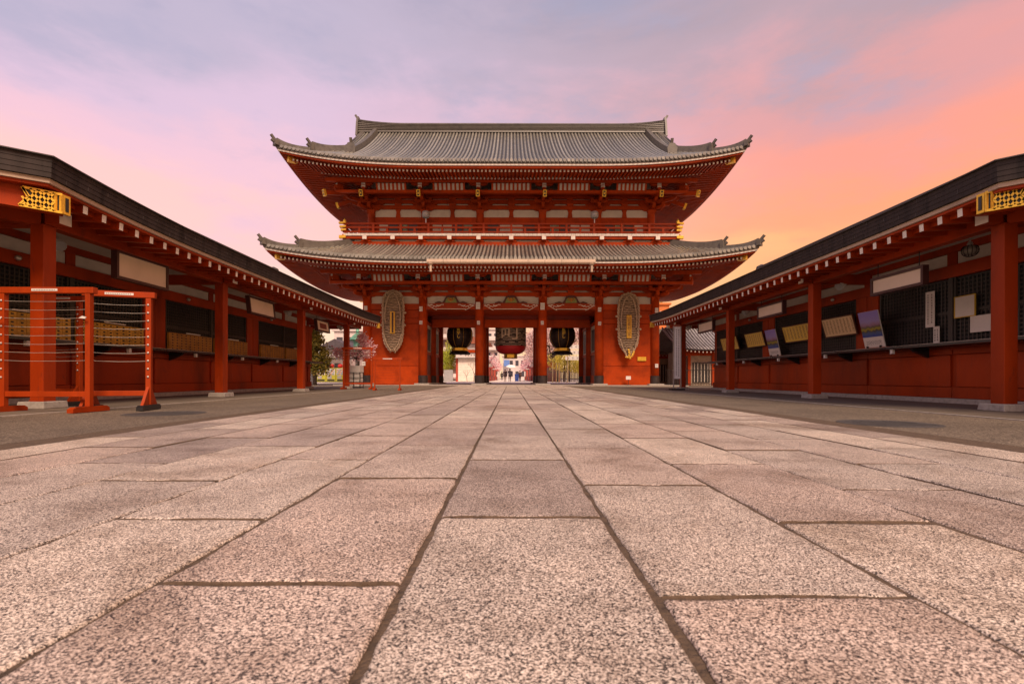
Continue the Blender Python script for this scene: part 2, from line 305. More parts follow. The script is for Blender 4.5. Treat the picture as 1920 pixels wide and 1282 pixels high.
def slab_mesh(x0, x1, y0, y1, fine):
    b = MB(); g = 0.0058
    x0 += g * rnd.uniform(0.5, 1.5); x1 -= g * rnd.uniform(0.5, 1.5); y0 += g * rnd.uniform(0.3, 1.1); y1 -= g * rnd.uniform(0.3, 1.1)
    zt = rnd.uniform(-0.003, 0.003); tx = rnd.uniform(-0.003, 0.003); ty = rnd.uniform(-0.002, 0.002)
    cx, cy = (x0 + x1) / 2, (y0 + y1) / 2
    if not fine:
        j = lambda: rnd.uniform(-0.006, 0.006)
        P = [(x0 + j(), y0 + j()), (x1 + j(), y0 + j()), (x1 + j(), y1 + j()), (x0 + j(), y1 + j())]; e = 0.006
        q = []
        for (x, y) in P: q.append((x, y, -0.04))
        for (x, y) in P: q.append((x, y, zt - 0.007))
        for (x, y) in P: q.append((x + (e if x < cx else -e), y + (e if y < cy else -e), zt + tx * (x - cx) + ty * (y - cy)))
        fs = [(8, 9, 10, 11)]
        for i in range(4):
            k = (i + 1) % 4; fs += [(i, k, 4 + k, 4 + i), (4 + i, 4 + k, 8 + k, 8 + i)]
        return b.add(q, fs, [0] + [1, 1] * 4)
    def axis(a, c, n):
        inn = [a + (c - a) * i / n for i in range(n + 1)]
        return [a, a + 0.003, a + 0.008, a + 0.016, a + 0.028] + [v for v in inn if a + 0.035 < v < c - 0.035] + [c - 0.028, c - 0.016, c - 0.008, c - 0.003, c]
    xs = axis(x0, x1, 26); ys = axis(y0, y1, 52); rows = []
    so = rnd.uniform(0, 50)
    for y in ys:
        row = []
        for x in xs:
            e1 = min(x - x0, x1 - x); e2 = min(y - y0, y1 - y)
            wob = 0.006 * noise.noise((x * 9 + so, y * 9, 1.3)) + 0.005 * noise.noise((x * 45, y * 45 + so, 4.1))
            px = x + (wob * (1 if x < cx else -1) * max(0, 1 - e1 / 0.03)) ; py = y + (wob * (1 if y < cy else -1) * max(0, 1 - e2 / 0.03))
            chip = max(0, noise.noise((x * 6 + so, y * 6, 7.7)) - 0.12) * 0.03
            d = math.hypot(min(e1, 0.05) if e1 < e2 else e1, 0) if e1 < e2 else e2
            corner = math.hypot(max(0, 0.03 - e1), max(0, 0.03 - e2))
            rad = 0.010 + chip
            drop = 0.012 * max(0, 1 - d / rad) ** 2 + (0.5 * max(0, corner - 0.026))
            z = zt + tx * (x - cx) + ty * (y - cy) - drop + 0.0012 * noise.noise((x * 9, y * 9, so)) + 0.0008 * noise.noise((x * 60, y * 60, so))
            if e1 < 1e-6 or e2 < 1e-6: z = -0.03
            row.append((px, py, z))
        rows.append(row)
    nx, ny = len(xs), len(ys)
    b.sheet(rows); b.m = [1 if (i < 2 or j < 1 or i > ny - 3 or j > nx - 3) else 0 for i in range(ny - 1) for j in range(nx - 1)]
    return b
starts = {6: 1.757, 5: 1.18, 4: 1.72, 3: 2.30 - 1.2, 2: 2.88 - 1.19, 1: 1.1, 0: 1.75, 7: 1.115, 8: 1.70, 9: 2.24 - 1.2, 10: 2.82 - 1.2, 11: 1.08, 12: 1.72}
far = MB()
for c in range(13):
    r2 = random.Random(100 + c); ys = [starts[c]]
    while ys[-1] < 32.9: ys.append(ys[-1] + r2.uniform(1.14, 1.26))
    ys[-1] = 33.1; ys = [starts[c] - 2.38, starts[c] - 1.19] + ys
    for a, e in zip(ys, ys[1:]):
        if a > 22.0: far2 = slab_mesh(JX[c], JX[c + 1], a, e, False); far.add(far2.v, far2.f, far2.m); continue
        fine = e > 0.5 and a < 3.4 and abs((JX[c] + JX[c + 1]) / 2) < 3.3
        slab_mesh(JX[c], JX[c + 1], a, e, fine).build('paving_slab', [GRAN, MORTAR], path, smooth=fine)
far.build('paving_slabs', [GRAN, MORTAR], path, kind='stuff')
for (x, y, r_, lab) in ((-4.93, 6.85, 0.5, 'dark round cover let into the asphalt beside the string racks'), (4.36, 5.55, 0.5, 'dark round cover let into the asphalt on the poster side')):
    b = MB(); b.lathe((x, y, -0.02), [(r_, 0), (r_, 0.016), (r_ - 0.05, 0.016), (r_ - 0.06, 0.014)], 40)
    for k in range(-4, 5): b.box(x - 0.02 + k * 0.09, x + 0.02 + k * 0.09, y - 0.3, y + 0.3, -0.01, -0.003)
    tag(b.build('manhole_cover', mat('dark_cast_cover', (0.07, 0.06, 0.055), 0.7, 0.1, var=0.2, scale=6)), lab, 'manhole cover', 'covers in the yard')

# ------------------------------------------------------------------ the gate
gate = tag(empty('temple_gate', (0, 38, 0)), 'vermilion two-storey temple gate with grey tiled roofs and open middle bays', 'gate')
YF, YM, YR = 34.0, 38.0, 42.0; CXS = [-10.18, -6.23, -2.24, 2.24, 6.23, 10.18]
b = MB(); b.box(-12.2, 12.2, 32.9, 43.5, -0.03, 0.04); b.build('stone_platform', PLINTH, gate, bevel=0.01)
src = None
for y in (YF, YM, YR):
    for x in CXS:
        if src is None:
            b = MB(); b.lathe((x, y, 0.14), [(0.31, 0), (0.31, 3.5), (0.305, 6.9)], 24); col0 = b.build('column', RED, gate, smooth=False)
            for p in col0.data.polygons: p.use_smooth = len(p.vertices) == 4
            b = MB(); b.lathe((x, y, 0.14), [(0.335, 0), (0.335, 0.55), (0.318, 0.56)], 24); sh0 = b.build('sheath', BAND, col0)
            b = MB(); b.box(x - 0.52, x + 0.52, y - 0.52, y + 0.52, 0.04, 0.141); pl0 = b.build('plinth', PLINTH, col0, bevel=0.015); src = (x, y)
        else:
            cc = inst(col0, (x, y, 0.14), gate); inst(sh0, (x, y, 0.14), cc); inst(pl0, (x, y, 0.04), cc)
def clampf(v, a=0.0, b=1.0): return max(a, min(b, v))
UP = dict(yc=38.1, Xe=14.50, Ye=8.55, ze=13.92, a=0.55, b=0.0188, lift=0.90, x0=4.6, top=8.55, verge=11.75)
LO = dict(yc=38.0, Xe=15.02, Ye=8.95, ze=7.78, a=0.40, b=0.018, lift=0.80, x0=5.0, top=4.15, verge=None)
def lift(Rf, s_al):     # s_al: distance from the corner along the eave
    return Rf['lift'] * clampf(1 - s_al / (Rf['Xe'] - Rf['x0'])) ** 2.5
def prof(Rf, s): return Rf['a'] * s + Rf['b'] * s * s
def fz(Rf, x, s):  # front surface height
    return Rf['ze'] + lift(Rf, Rf['Xe'] - abs(x)) * clampf(1 - s / 6.0) ** 1.5 + prof(Rf, s)
def szz(Rf, yy, s):  # side surface, yy = |y - yc|
    return Rf['ze'] + lift(Rf, Rf['Ye'] - yy) * clampf(1 - s / 6.0) ** 1.5 + prof(Rf, s)
def smax_front(Rf, x):
    h = Rf['Xe'] - abs(x)
    if Rf['verge'] and abs(x) <= Rf['verge'] + 1e-6: return Rf['top']
    return min(h, Rf['top'])
def build_roof(Rf, name):
    roof = MB(); Xe, Ye, yc = Rf['Xe'], Rf['Ye'], Rf['yc']
    th = 0.02
    for sgn in (-1, 1):           # front and back sheets
        xs = [-Xe + 0.01 + (2 * Xe - 0.02) * i / 96 for i in range(97)]
        if Rf['verge']: xs = sorted(xs + [-Rf['verge'] - 1e-3, -Rf['verge'], Rf['verge'], Rf['verge'] + 1e-3])
        roof.sheet([[(x, yc + sgn * (Ye - s), fz(Rf, x, s)) for s in [smax_front(Rf, x) * k / 10 for k in range(11)]] for x in xs])
    for sgn in (-1, 1):           # sides
        ys = [-Ye + 0.01 + (2 * Ye - 0.02) * i / 48 for i in range(49)]
        lim = 3.4 if Rf['verge'] else Rf['top']
        roof.sheet([[(sgn * (Xe - s), yc + y, szz(Rf, abs(y), s)) for s in [min(Ye - abs(y), lim) * k / 6 for k in range(7)]] for y in ys])
    ro = roof.build(name, TILEP, gate, smooth=True)
    # round tile rows, one object each on the front slope
    n = int(2 * Xe / 0.2535); side = MB()
    def roll(mb, pts, r=0.074):
        vs = []; K = 6
        for p, nx in pts:
            for j in range(K + 1):
                a = math.pi * j / K; vs.append((p[0] + nx[0] * r * math.cos(a), p[1] + nx[1] * r * math.cos(a), p[2] - 0.02 + r * 1.15 * math.sin(a)))
        W = K + 1
        fs = [(i * W + j, i * W + j + 1, (i + 1) * W + j + 1, (i + 1) * W + j) for i in range(len(pts) - 1) for j in range(K)] + [tuple(range(W - 1, -1, -1))]
        mb.add(vs, fs)
    for i in range(n + 1):
        x = -Xe + 0.12 + (2 * Xe - 0.24) * i / n; sm = smax_front(Rf, x)
        if sm < 0.35: continue
        K = 9 if sm > 5 else 5
        m1 = MB(); roll(m1, [((x, yc - (Ye - s), fz(Rf, x, max(s, 0)) + 0.01), (1, 0)) for s in [-0.06 + (sm + 0.02) * k / K for k in range(K + 1)]])
        cz = fz(Rf, x, 0) - 0.015; m1.add([(x + 0.098 * math.cos(2 * math.pi * j / 10), yc - Ye - 0.075 + q, cz + 0.098 * math.sin(2 * math.pi * j / 10)) for q in (0, 0.14) for j in range(10)], [tuple(range(9, -1, -1))] + [(j, (j + 1) % 10, 10 + (j + 1) % 10, 10 + j) for j in range(10)], 0)
        ob = m1.build('tile_row', TILE, ro)
        for p in ob.data.polygons: p.use_smooth = len(p.vertices) == 4
        roll(side, [((x, yc + (Ye - s), fz(Rf, x, max(s, 0)) + 0.01), (1, 0)) for s in [-0.06 + (sm + 0.02) * k / 4 for k in range(5)]])
    n2 = int(2 * Ye / 0.2535)
    for i in range(n2 + 1):
        y = -Ye + 0.12 + (2 * Ye - 0.24) * i / n2; sm = min(Ye - abs(y), 3.4 if Rf['verge'] else Rf['top'])
        if sm < 0.3: continue
        for sgn in (-1, 1): roll(side, [((sgn * (Xe - s), yc + y, szz(Rf, abs(y), max(s, 0)) + 0.01), (0, 1)) for s in [-0.06 + (sm + 0.02) * k / 4 for k in range(5)]])
    side.build('tile_rows', TILE, ro, smooth=True, kind='stuff')
    # eave bands all round
    def band(nm, mtl, i0, i1, z0, z1):
        mb = MB()
        for sgn in (-1, 1):
            secs = []
            for k in range(61):
                t = -1 + 2 * k / 60; q = []
                for ii, zz in ((i0, z0), (i1, z0), (i1, z1), (i0, z1)):
                    x = t * (Xe - ii); q.append((x, yc + sgn * (Ye - ii), Rf['ze'] + lift(Rf, Xe - abs(t) * Xe) + zz))
                secs.append(q)
            mb.sweep(secs)
            secs = []
            for k in range(41):
                t = -1 + 2 * k / 40; q = []
                for ii, zz in ((i0 + 0.002, z0), (i1, z0), (i1, z1), (i0 + 0.002, z1)):
                    y = t * (Ye - ii); q.append((sgn * (Xe - ii), yc + y, Rf['ze'] + lift(Rf, Ye - abs(t) * Ye) + zz))
                secs.append(q)
            mb.sweep(secs)
        return mb.build(nm, mtl, ro)
    band('eave_tile_edge', RTILE, 0.0, 0.3, -0.15, -0.012)
    band('white_fascia', WPAINT, 0.07, 0.32, -0.285, -0.175)
    band('red_fascia', RED, 0.16, 0.42, -0.40, -0.290)
    # soffits
    def zs1(i): return -0.395 + (i - 0.35) * 0.11
    def zs2(i): return -0.275 + (i - 1.8) * 0.303
    sf = MB()
    inm = 5.6
    for (ia, ib, fn) in ((0.35, 2.0, zs1), (1.8, inm, zs2)):
        for sgn in (-1, 1):
            sf.sheet([[(t * (Xe - i), yc + sgn * (Ye - i), Rf['ze'] + lift(Rf, Xe - abs(t) * Xe) * (1 - i / 7) + fn(i)) for i in (ia, (ia + ib) / 2, ib)] for t in [-1 + 2 * k / 60 for k in range(61)]])
            sf.sheet([[(sgn * (Xe - i), yc + t * (Ye - i), Rf['ze'] + lift(Rf, Ye - abs(t) * Ye) * (1 - i / 7) + fn(i)) for i in (ia, (ia + ib) / 2, ib)] for t in [-1 + 2 * k / 40 for k in range(41)]])
    sf.build('soffit', RED, ro)
    # rafters: every front flying rafter its own object, the rest joined
    def zl(x, i): return Rf['ze'] + lift(Rf, Xe - abs(x)) * (1 - i / 7)
    n = int(2 * (Xe - 0.5) / 0.2475); rest = MB(); r0 = None
    for i in range(n + 1):
        x = -(Xe - 0.62) + 2 * (Xe - 0.62) * i / n
        # flying rafter: from inset 2.0 out to inset 0.5
        if abs(x) < Xe - 0.5:
            i1 = min(2.0, max(0.75, Xe - abs(x)))
            mb = MB(); mb.beam((x, yc - Ye + i1, zl(x, i1) + zs1(i1) - 0.075), (x, yc - Ye + 0.47, zl(x, 0.47) + zs1(0.47) - 0.075), 0.105, 0.125, 0, 1)
            mb.build('rafter', [RED, WPAINT], ro)
        x2 = x * (Xe - 2.2) / (Xe - 0.62) * 1.0
    n3 = int(2 * (Xe - 2.0) / 0.238)
    for i in range(n3 + 1):
        x = -(Xe - 2.1) + 2 * (Xe - 2.1) * i / n3; i1 = min(5.4, max(2.3, Xe - abs(x)))
        rest.beam((x, yc - Ye + i1, zl(x, i1) + zs2(i1) - 0.08), (x, yc - Ye + 1.87, zl(x, 1.87) + zs2(1.87) - 0.08), 0.11, 0.14, 0, 1)
    n4 = int(2 * Ye / 0.245)
    for i in range(n4 + 1):
        y = -(Ye - 0.6) + 2 * (Ye - 0.6) * i / n4; zz = lambda ii: Rf['ze'] + lift(Rf, Ye - abs(y)) * (1 - ii / 7)
        for sgn in (-1, 1):
            i1 = min(2.0, max(0.75, Ye - abs(y)))
            rest.beam((sgn * (Xe - i1), yc + y, zz(i1) + zs1(i1) - 0.075), (sgn * (Xe - 0.47), yc + y, zz(0.47) + zs1(0.47) - 0.075), 0.105, 0.125, 0, 1)
            if Ye - abs(y) > 2.1:
                i1 = min(5.4, Ye - abs(y))
                rest.beam((sgn * (Xe - i1), yc + y, zz(i1) + zs2(i1) - 0.08), (sgn * (Xe - 1.87), yc + y, zz(1.87) + zs2(1.87) - 0.08), 0.11, 0.14, 0, 1)
    rest.build('rafters', [RED, WPAINT], ro, kind='stuff')
    # corner rafters with gilt ends
    for sx in (-1, 1):
        for sy in (-1, 1):
            mb = MB(); p0 = (sx * (Xe - 5.4), yc + sy * (Ye - 5.4), Rf['ze'] + zs2(5.4) - 0.1); p1 = (sx * (Xe - 0.55), yc + sy * (Ye - 0.55), Rf['ze'] + lift(Rf, 0.3) - 0.52)
            mb.beam(p0, p1, 0.26, 0.3); cr = mb.build('corner_rafter', RED, ro)
            mb = MB(); a = Vector(p0).lerp(Vector(p1), 0.93); c = Vector(p1) + (Vector(p1) - Vector(p0)).normalized() * 0.06
            mb.beam(a, c, 0.30, 0.36); mb.build('gilt_cap', GOLD, cr)
    # hip ridges, two steps, each with a finial
    def hip(sx, sy, t0, t1, hgt, wid, upk):
        secs = []; K = 10
        for k in range(K + 1):
            t = t0 + (t1 - t0) * k / K
            x = sx * (Xe - t); y = yc + sy * (Ye - t); zb = fz(Rf, abs(x), t) - 0.05
            f = k / K; zt = zb + hgt + upk * f ** 4
            ux, uy = -sy * sx * 0.7071, 0.7071
            if sx * sy < 0: ux, uy = 0.7071, 0.7071
            else: ux, uy = 0.7071, -0.7071
            secs.append([(x - ux * wid / 2, y - uy * wid / 2, zb), (x + ux * wid / 2, y + uy * wid / 2, zb), (x + ux * wid * 0.33, y + uy * wid * 0.33, zt), (x - ux * wid * 0.33, y - uy * wid * 0.33, zt)])
        mb = MB(); mb.sweep(secs); h = mb.build('hip_ridge', RTILE, ro)
        # end tile
        x = sx * (Xe - t1); y = yc + sy * (Ye - t1); zb = fz(Rf, abs(x), max(t1, 0)); d = Vector((sx, sy, 0)).normalized()
        e = MB(); c = Vector((x, y, zb)) + d * 0.04
        e.beam(c - d * 0.12 + Vector((0, 0, hgt * 0.45)), c + d * 0.10 + Vector((0, 0, hgt * 0.5)), wid * 1.35, hgt * 1.15)
        e.beam(c + Vector((0, 0, hgt * 1.0)), c + d * 0.28 + Vector((0, 0, hgt * 1.0 + 0.30)), 0.14, 0.13)
        e.beam(c + Vector((0, 0, hgt * 0.55)), c + d * 0.26 + Vector((0, 0, hgt * 0.55 + 0.14)), 0.16, 0.14)
        e.build('end_tile', RTILE, h)
        return h
    for sx in (-1, 1):
        for sy in (-1, 1):
            hip(sx, sy, 3.5 if Rf['verge'] else Rf['top'], 1.55, 0.42, 0.36, 0.22)
            hip(sx, sy, 1.6, 0.02, 0.26, 0.32, 0.22)
    return ro
up = build_roof(UP, 'upper_roof'); lo = build_roof(LO, 'lower_roof')
# upper roof: main ridge, descending ridges, gables
ZR = UP['ze'] + prof(UP, UP['top'])
secs = []
for k in range(41):
    x = -12.15 + 24.3 * k / 40; u = 0.34 * clampf((abs(x) - 8.2) / 4.1) ** 2.2
    secs.append([(x, 38.1 - 0.30, ZR - 0.12), (x, 38.1 + 0.30, ZR - 0.12), (x, 38.1 + 0.2, ZR + 0.54 + u), (x, 38.1 - 0.2, ZR + 0.54 + u)])
b = MB(); b.sweep(secs)
for k in range(5):
    z = ZR + 0.05 + 0.12 * k
    b.sweep([[(q[0][0], 38.1 - 0.33 + 0.018 * k, q[0][2] + 0.12 + 0.06 + (q[2][2] - q[0][2]) * 0.17 * k), (q[0][0], 38.1 + 0.33 - 0.018 * k, q[0][2] + 0.18 + (q[2][2] - q[0][2]) * 0.17 * k),
              (q[0][0], 38.1 + 0.33 - 0.018 * k, q[0][2] + 0.21 + (q[2][2] - q[0][2]) * 0.17 * k), (q[0][0], 38.1 - 0.33 + 0.018 * k, q[0][2] + 0.21 + (q[2][2] - q[0][2]) * 0.17 * k)] for q in secs])
ridge = b.build('main_ridge', RTILE, up)
b = MB(); b.sweep([[(q[2][0], 38.1 - 0.26, q[2][2]), (q[2][0], 38.1 + 0.26, q[2][2]), (q[2][0], 38.1 + 0.16, q[2][2] + 0.11), (q[2][0], 38.1 - 0.16, q[2][2] + 0.11)] for q in secs]); b.build('ridge_cap', RTILE, ridge)
for sx in (-1, 1):
    b = MB(); xx = sx * 12.15
    b.prism([(xx - 0.08, 37.55, ZR - 0.5), (xx - 0.08, 38.65, ZR - 0.5), (xx - 0.08, 38.5, ZR + 0.5), (xx - 0.08, 38.3, ZR + 1.15), (xx - 0.08, 37.9, ZR + 1.15), (xx - 0.08, 37.7, ZR + 0.5)], (0.16, 0, 0))
    b.beam((xx, 38.1, ZR + 1.0), (xx + sx * 0.22, 38.1, ZR + 1.32), 0.22, 0.16)
    b.build('ridge_end_tile', RTILE, ridge)
    for sy in (-1, 1):
        # descending ridge
        xk = sx * 10.7; secs = []
        for k in range(15):
            s = 8.35 - (8.35 - 2.55) * k / 14; zb = fz(UP, xk, s) - 0.03; y = 38.1 + sy * (8.55 - s)
            hh = 0.46 - 0.04 * k / 14
            secs.append([(xk - 0.2, y, zb), (xk + 0.2, y, zb), (xk + 0.14, y, zb + hh), (xk - 0.14, y, zb + hh)])
        b = MB(); b.sweep(secs); kd = b.build('descending_ridge', RTILE, up)
        y = 38.1 + sy * (8.55 - 2.5); zb = fz(UP, xk, 2.5)
        b = MB(); b.prism([(xk - 0.3, y, zb - 0.05), (xk + 0.3, y, zb - 0.05), (xk + 0.33, y, zb + 0.3), (xk + 0.18, y, zb + 0.62), (xk - 0.18, y, zb + 0.62), (xk - 0.33, y, zb + 0.3)], (0, sy * 0.16, 0))
        b.beam((xk, y, zb + 0.55), (xk, y + sy * 0.12, zb + 0.95), 0.16, 0.14); b.build('end_tile', RTILE, kd)
        # verge edge tiles and bargeboard
        b = MB(); bb = MB(); s1 = []; s2 = []
        for k in range(15):
            s = 8.52 - (8.52 - 2.75) * k / 14; zb = fz(UP, 11.75, s); y = 38.1 + sy * (8.55 - s)
            s1.append([(sx * 11.57, y, zb - 0.08), (sx * 11.93, y, zb - 0.1), (sx * 11.93, y, zb + 0.12), (sx * 11.57, y, zb + 0.12)])
            s2.append([(sx * 11.63, y, zb - 0.62), (sx * 11.77, y, zb - 0.62), (sx * 11.77, y, zb - 0.1), (sx * 11.63, y, zb - 0.1)])
        b.sweep(s1); bb.sweep(s2); b.build('verge_tiles', RTILE, up); bb.build('bargeboard', RED, up)
    b = MB(); xg = sx * 11.3; zb_ = szz(UP, 0, 3.3)
    poly = [(xg, 38.1 - 5.6, zb_ - 0.1), (xg, 38.1 + 5.6, zb_ - 0.1)] + [(xg, 38.1 + 5.6 - 5.6 * k / 8, fz(UP, 11, 8.55 - (5.6 - 5.6 * k / 8)) - 0.1) for k in range(1, 9)] + [(xg, 38.1 - 5.6 * k / 8, fz(UP, 11, 8.55 - 5.6 * k / 8) - 0.1) for k in range(1, 8)]
    b.prism(poly, (sx * 0.1, 0, 0)); b.build('gable_wall', WHITE, up)
# lower eave gutter
for k in range(10):
    x0 = -5.08 + k * 1.016; y = 28.93; b = MB()
    b.prism([(x0, y - 0.1, 7.66), (x0, y - 0.13, 7.48), (x0, y - 0.08, 7.40), (x0, y + 0.09, 7.40), (x0, y + 0.13, 7.5), (x0, y + 0.13, 7.66)], (1.002, 0, 0)); b.build('gutter', CREAM, lo)
for x in (-4.86, 4.86):
    b = MB(); b.lathe((x, 28.95, 6.92), [(0.07, 0), (0.07, 0.38), (0.16, 0.47), (0.16, 0.5)], 12); b.build('downpipe', CREAM, lo)
for X in (-15.1, 15.1): pass

def arm(mb, c, d, ln, wd, h, mi=0):     # bracket arm with boat-shaped ends; c = centre bottom, d = unit dir
    c = Vector(c); d = Vector(d).normalized(); u = Vector((0, 0, 1)); n = d.cross(u); e = min(0.22, ln * 0.2)
    P2 = [(-ln / 2 + e, 0), (ln / 2 - e, 0), (ln / 2 - e * 0.35, h * 0.25), (ln / 2, h * 0.6), (ln / 2, h), (-ln / 2, h), (-ln / 2, h * 0.6), (-ln / 2 + e * 0.35, h * 0.25)]
    mb.prism([c + d * a + u * z - n * wd / 2 for a, z in P2], n * wd, mi)
def block(mb, c, w_, h): mb.cbox((c[0], c[1], c[2] + h / 2), (w_, w_, h), 0, 0.72)
def bracket(x, yw, zb, parent, corner=0, gilt=False, ntop=None):
    mb = MB(); X = Vector((1, 0, 0)); F = Vector((0, -1, 0))
    block(mb, (x, yw, zb), 0.62, 0.30)
    ways = [F] if not corner else [F, Vector((corner, 0, 0)), Vector((corner, -1, 0)).normalized()]
    arm(mb, (x, yw, zb + 0.28), X, 1.35, 0.2, 0.24)
    for k in (-0.55, 0, 0.55): block(mb, (x + k, yw, zb + 0.52), 0.26, 0.15)
    arm(mb, (x, yw, zb + 0.66), X, 1.9, 0.2, 0.22)
    for k in (-0.8, -0.4, 0, 0.4, 0.8): block(mb, (x + k, yw, zb + 0.88), 0.24, 0.13)
    for f in ways:
        sc_ = 1.4142 if (corner and abs(f.x) > 0.1 and abs(f.y) > 0.1) else 1.0
        lat = X if abs(f.x) < 0.1 else (Vector((0, 1, 0)) if abs(f.y) < 0.1 else Vector((f.y, -f.x, 0)))
        for st_, (out, z) in enumerate(((0.65, 0.30), (1.25, 0.66), (1.85, 1.0))):
            o = out * sc_
            p0 = Vector((x, yw, zb + z)) - f * 0.25; p1 = Vector((x, yw, zb + z)) + f * (o + 0.14)
            arm(mb, (p0 + p1) / 2, f, (p1 - p0).length, 0.2, 0.22)
            q = Vector((x, yw, zb + z + 0.22)) + f * o
            block(mb, q, 0.26, 0.14)
            if sc_ == 1.0:
                arm(mb, q + Vector((0, 0, 0.13)), lat, 1.25, 0.19, 0.2)
                for k in (-0.5, 0.5): block(mb, q + lat * k + Vector((0, 0, 0.33)), 0.23, 0.12)
        # sloping tail rafter
        o = (2.45 if gilt else 1.95) * sc_
        a = Vector((x, yw, zb + (1.42 if gilt else 1.3))) + f * 0.2; c = Vector((x, yw, zb + (0.62 if gilt else 0.95))) + f * o
        mb.beam(a, c, 0.2, 0.26)
    br = mb.build('bracket_set', RED, parent)
    for f in ways:
        diag = corner and abs(f.x) > 0.1 and abs(f.y) > 0.1
        sc_ = 1.4142 if diag else 1.0
        # white-faced beam nose
        m2 = MB(); q = Vector((x, yw, zb + 1.32)) + f * 1.55 * sc_; m2.beam(q, q + f * 0.42 + Vector((0, 0, 0.02)), 0.27, 0.34, 0, 1); m2.build('beam_nose', [RED, WPAINT], br)
        if gilt:
            o = 2.45 * sc_; c = Vector((x, yw, zb + 0.62)) + f * o; a = Vector((x, yw, zb + 1.42)) + f * 0.2; d = (c - a).normalized()
            m3 = MB(); m3.beam(c - d * 0.12, c + d * 0.035, 0.24, 0.42, 0); g = m3.build('gilt_cap', GOLD, br)
            m3 = MB(); m3.beam(c + d * 0.02, c + d * 0.04, 0.15, 0.31, 0); m3.build('dark_inlay', BLACK, g)
            m3 = MB(); m3.beam(c + d * 0.03, c + d * 0.05, 0.08, 0.12, 0); m3.build('gilt_boss', GOLD, g)
    return br
def storey_band(yw, xs, zb, ze, nm):
    """white plaster, beams and slatted strip between brackets of one storey"""
    x0, x1 = xs[0], xs[-1]
    b = MB(); b.box(x0, x1, yw + 0.02, yw + 0.12, zb - 0.02, zb + 2.6); b.build('plaster_wall', WHITE, gate)
    for (z0, z1, t) in ((0.55, 0.82, 0.14), (0.95, 1.22, 0.14), (1.31, 1.72, 0.16)):
        b = MB(); b.box(x0 - 0.6, x1 + 0.6, yw - t, yw + 0.08, zb + z0, zb + z1); b.build('tie_beam', RED, gate, bevel=0.01)
    # purlin under the rafters and inner purlin
    yp = yw - 2.35
    b = MB(); b.box(x0 - 2.35, x1 + 2.35, yp - 0.13, yp + 0.13, ze - 0.40, ze - 0.17); b.build('eave_purlin', RED, gate)
    b = MB(); b.box(x0 - 1.9, x1 + 1.9, yw - 2.0, yw - 1.8, ze - 0.98, ze - 0.80); b.build('inner_purlin', RED, gate)
    # dark boarded little ceiling behind the slats
    b = MB(); b.sheet([[(x0 - 1.7, yw - 1.6, ze - 0.75), (x0 - 1.7, yw - 0.02, ze - 0.5)], [(x1 + 1.7, yw - 1.6, ze - 0.75), (x1 + 1.7, yw - 0.02, ze - 0.5)]]); b.build('boarding', RED, gate)
    for a, c in zip(xs, xs[1:]):
        w_ = c - a; m0 = a + 0.95; m1 = c - 0.95
        b = MB(); b.hexa([(m0, yw - 2.12, ze - 0.40), (m1, yw - 2.12, ze - 0.40), (m1, yw - 2.0, ze - 0.80), (m0, yw - 2.0, ze - 0.80),
                          (m0, yw - 2.08, ze - 0.40), (m1, yw - 2.08, ze - 0.40), (m1, yw - 1.96, ze - 0.80), (m0, yw - 1.96, ze - 0.80)]); cb = b.build('cove_board', WHITE, gate)
        n = max(6, int(round((m1 - m0) / 0.285)))
        for k in range(n + 1):
            x = m0 + (m1 - m0) * k / n
            q = MB(); q.beam((x, yw - 2.13, ze - 0.40), (x, yw - 2.0, ze - 0.81), 0.125, 0.05); q.build('cove_rib', RED, cb)
storey_band(34.0, CXS, 5.75, LO['ze'], 'lower')
UXS = [-9.95, -6.15, -2.22, 2.22, 6.15, 9.95]; YU = 34.2
storey_band(YU, UXS, 11.94, UP['ze'], 'upper')
for i, x in enumerate(CXS): bracket(x, 34.0, 5.95, gate, corner=(-1 if i == 0 else 1 if i == 5 else 0))
for i, x in enumerate(UXS): bracket(x, YU, 12.12, gate, corner=(-1 if i == 0 else 1 if i == 5 else 0), gilt=True)
# mid-bay struts
for a, c in zip(UXS, UXS[1:]):
    x = (a + c) / 2; b = MB(); b.prism([(x - 0.17, YU - 0.05, 11.94), (x + 0.17, YU - 0.05, 11.94), (x + 0.12, YU - 0.05, 12.3), (x + 0.2, YU - 0.05, 12.5), (x - 0.2, YU - 0.05, 12.5), (x - 0.12, YU - 0.05, 12.3)], (0, 0.1, 0)); b.build('strut', RED, gate)
    for z in (12.76, 13.16):
        b = MB(); b.cbox((x, YU - 0.1, z + 0.06), (0.55, 0.22, 0.13), 0, 0.7); b.build('strut_block', RED, gate)
for a, c in zip(CXS, CXS[1:]):
    x = (a + c) / 2
    for z in (6.57, 6.97):
        b = MB(); b.cbox((x, 33.9, z + 0.06), (0.55, 0.22, 0.13), 0, 0.7); b.build('strut_block', RED, gate)
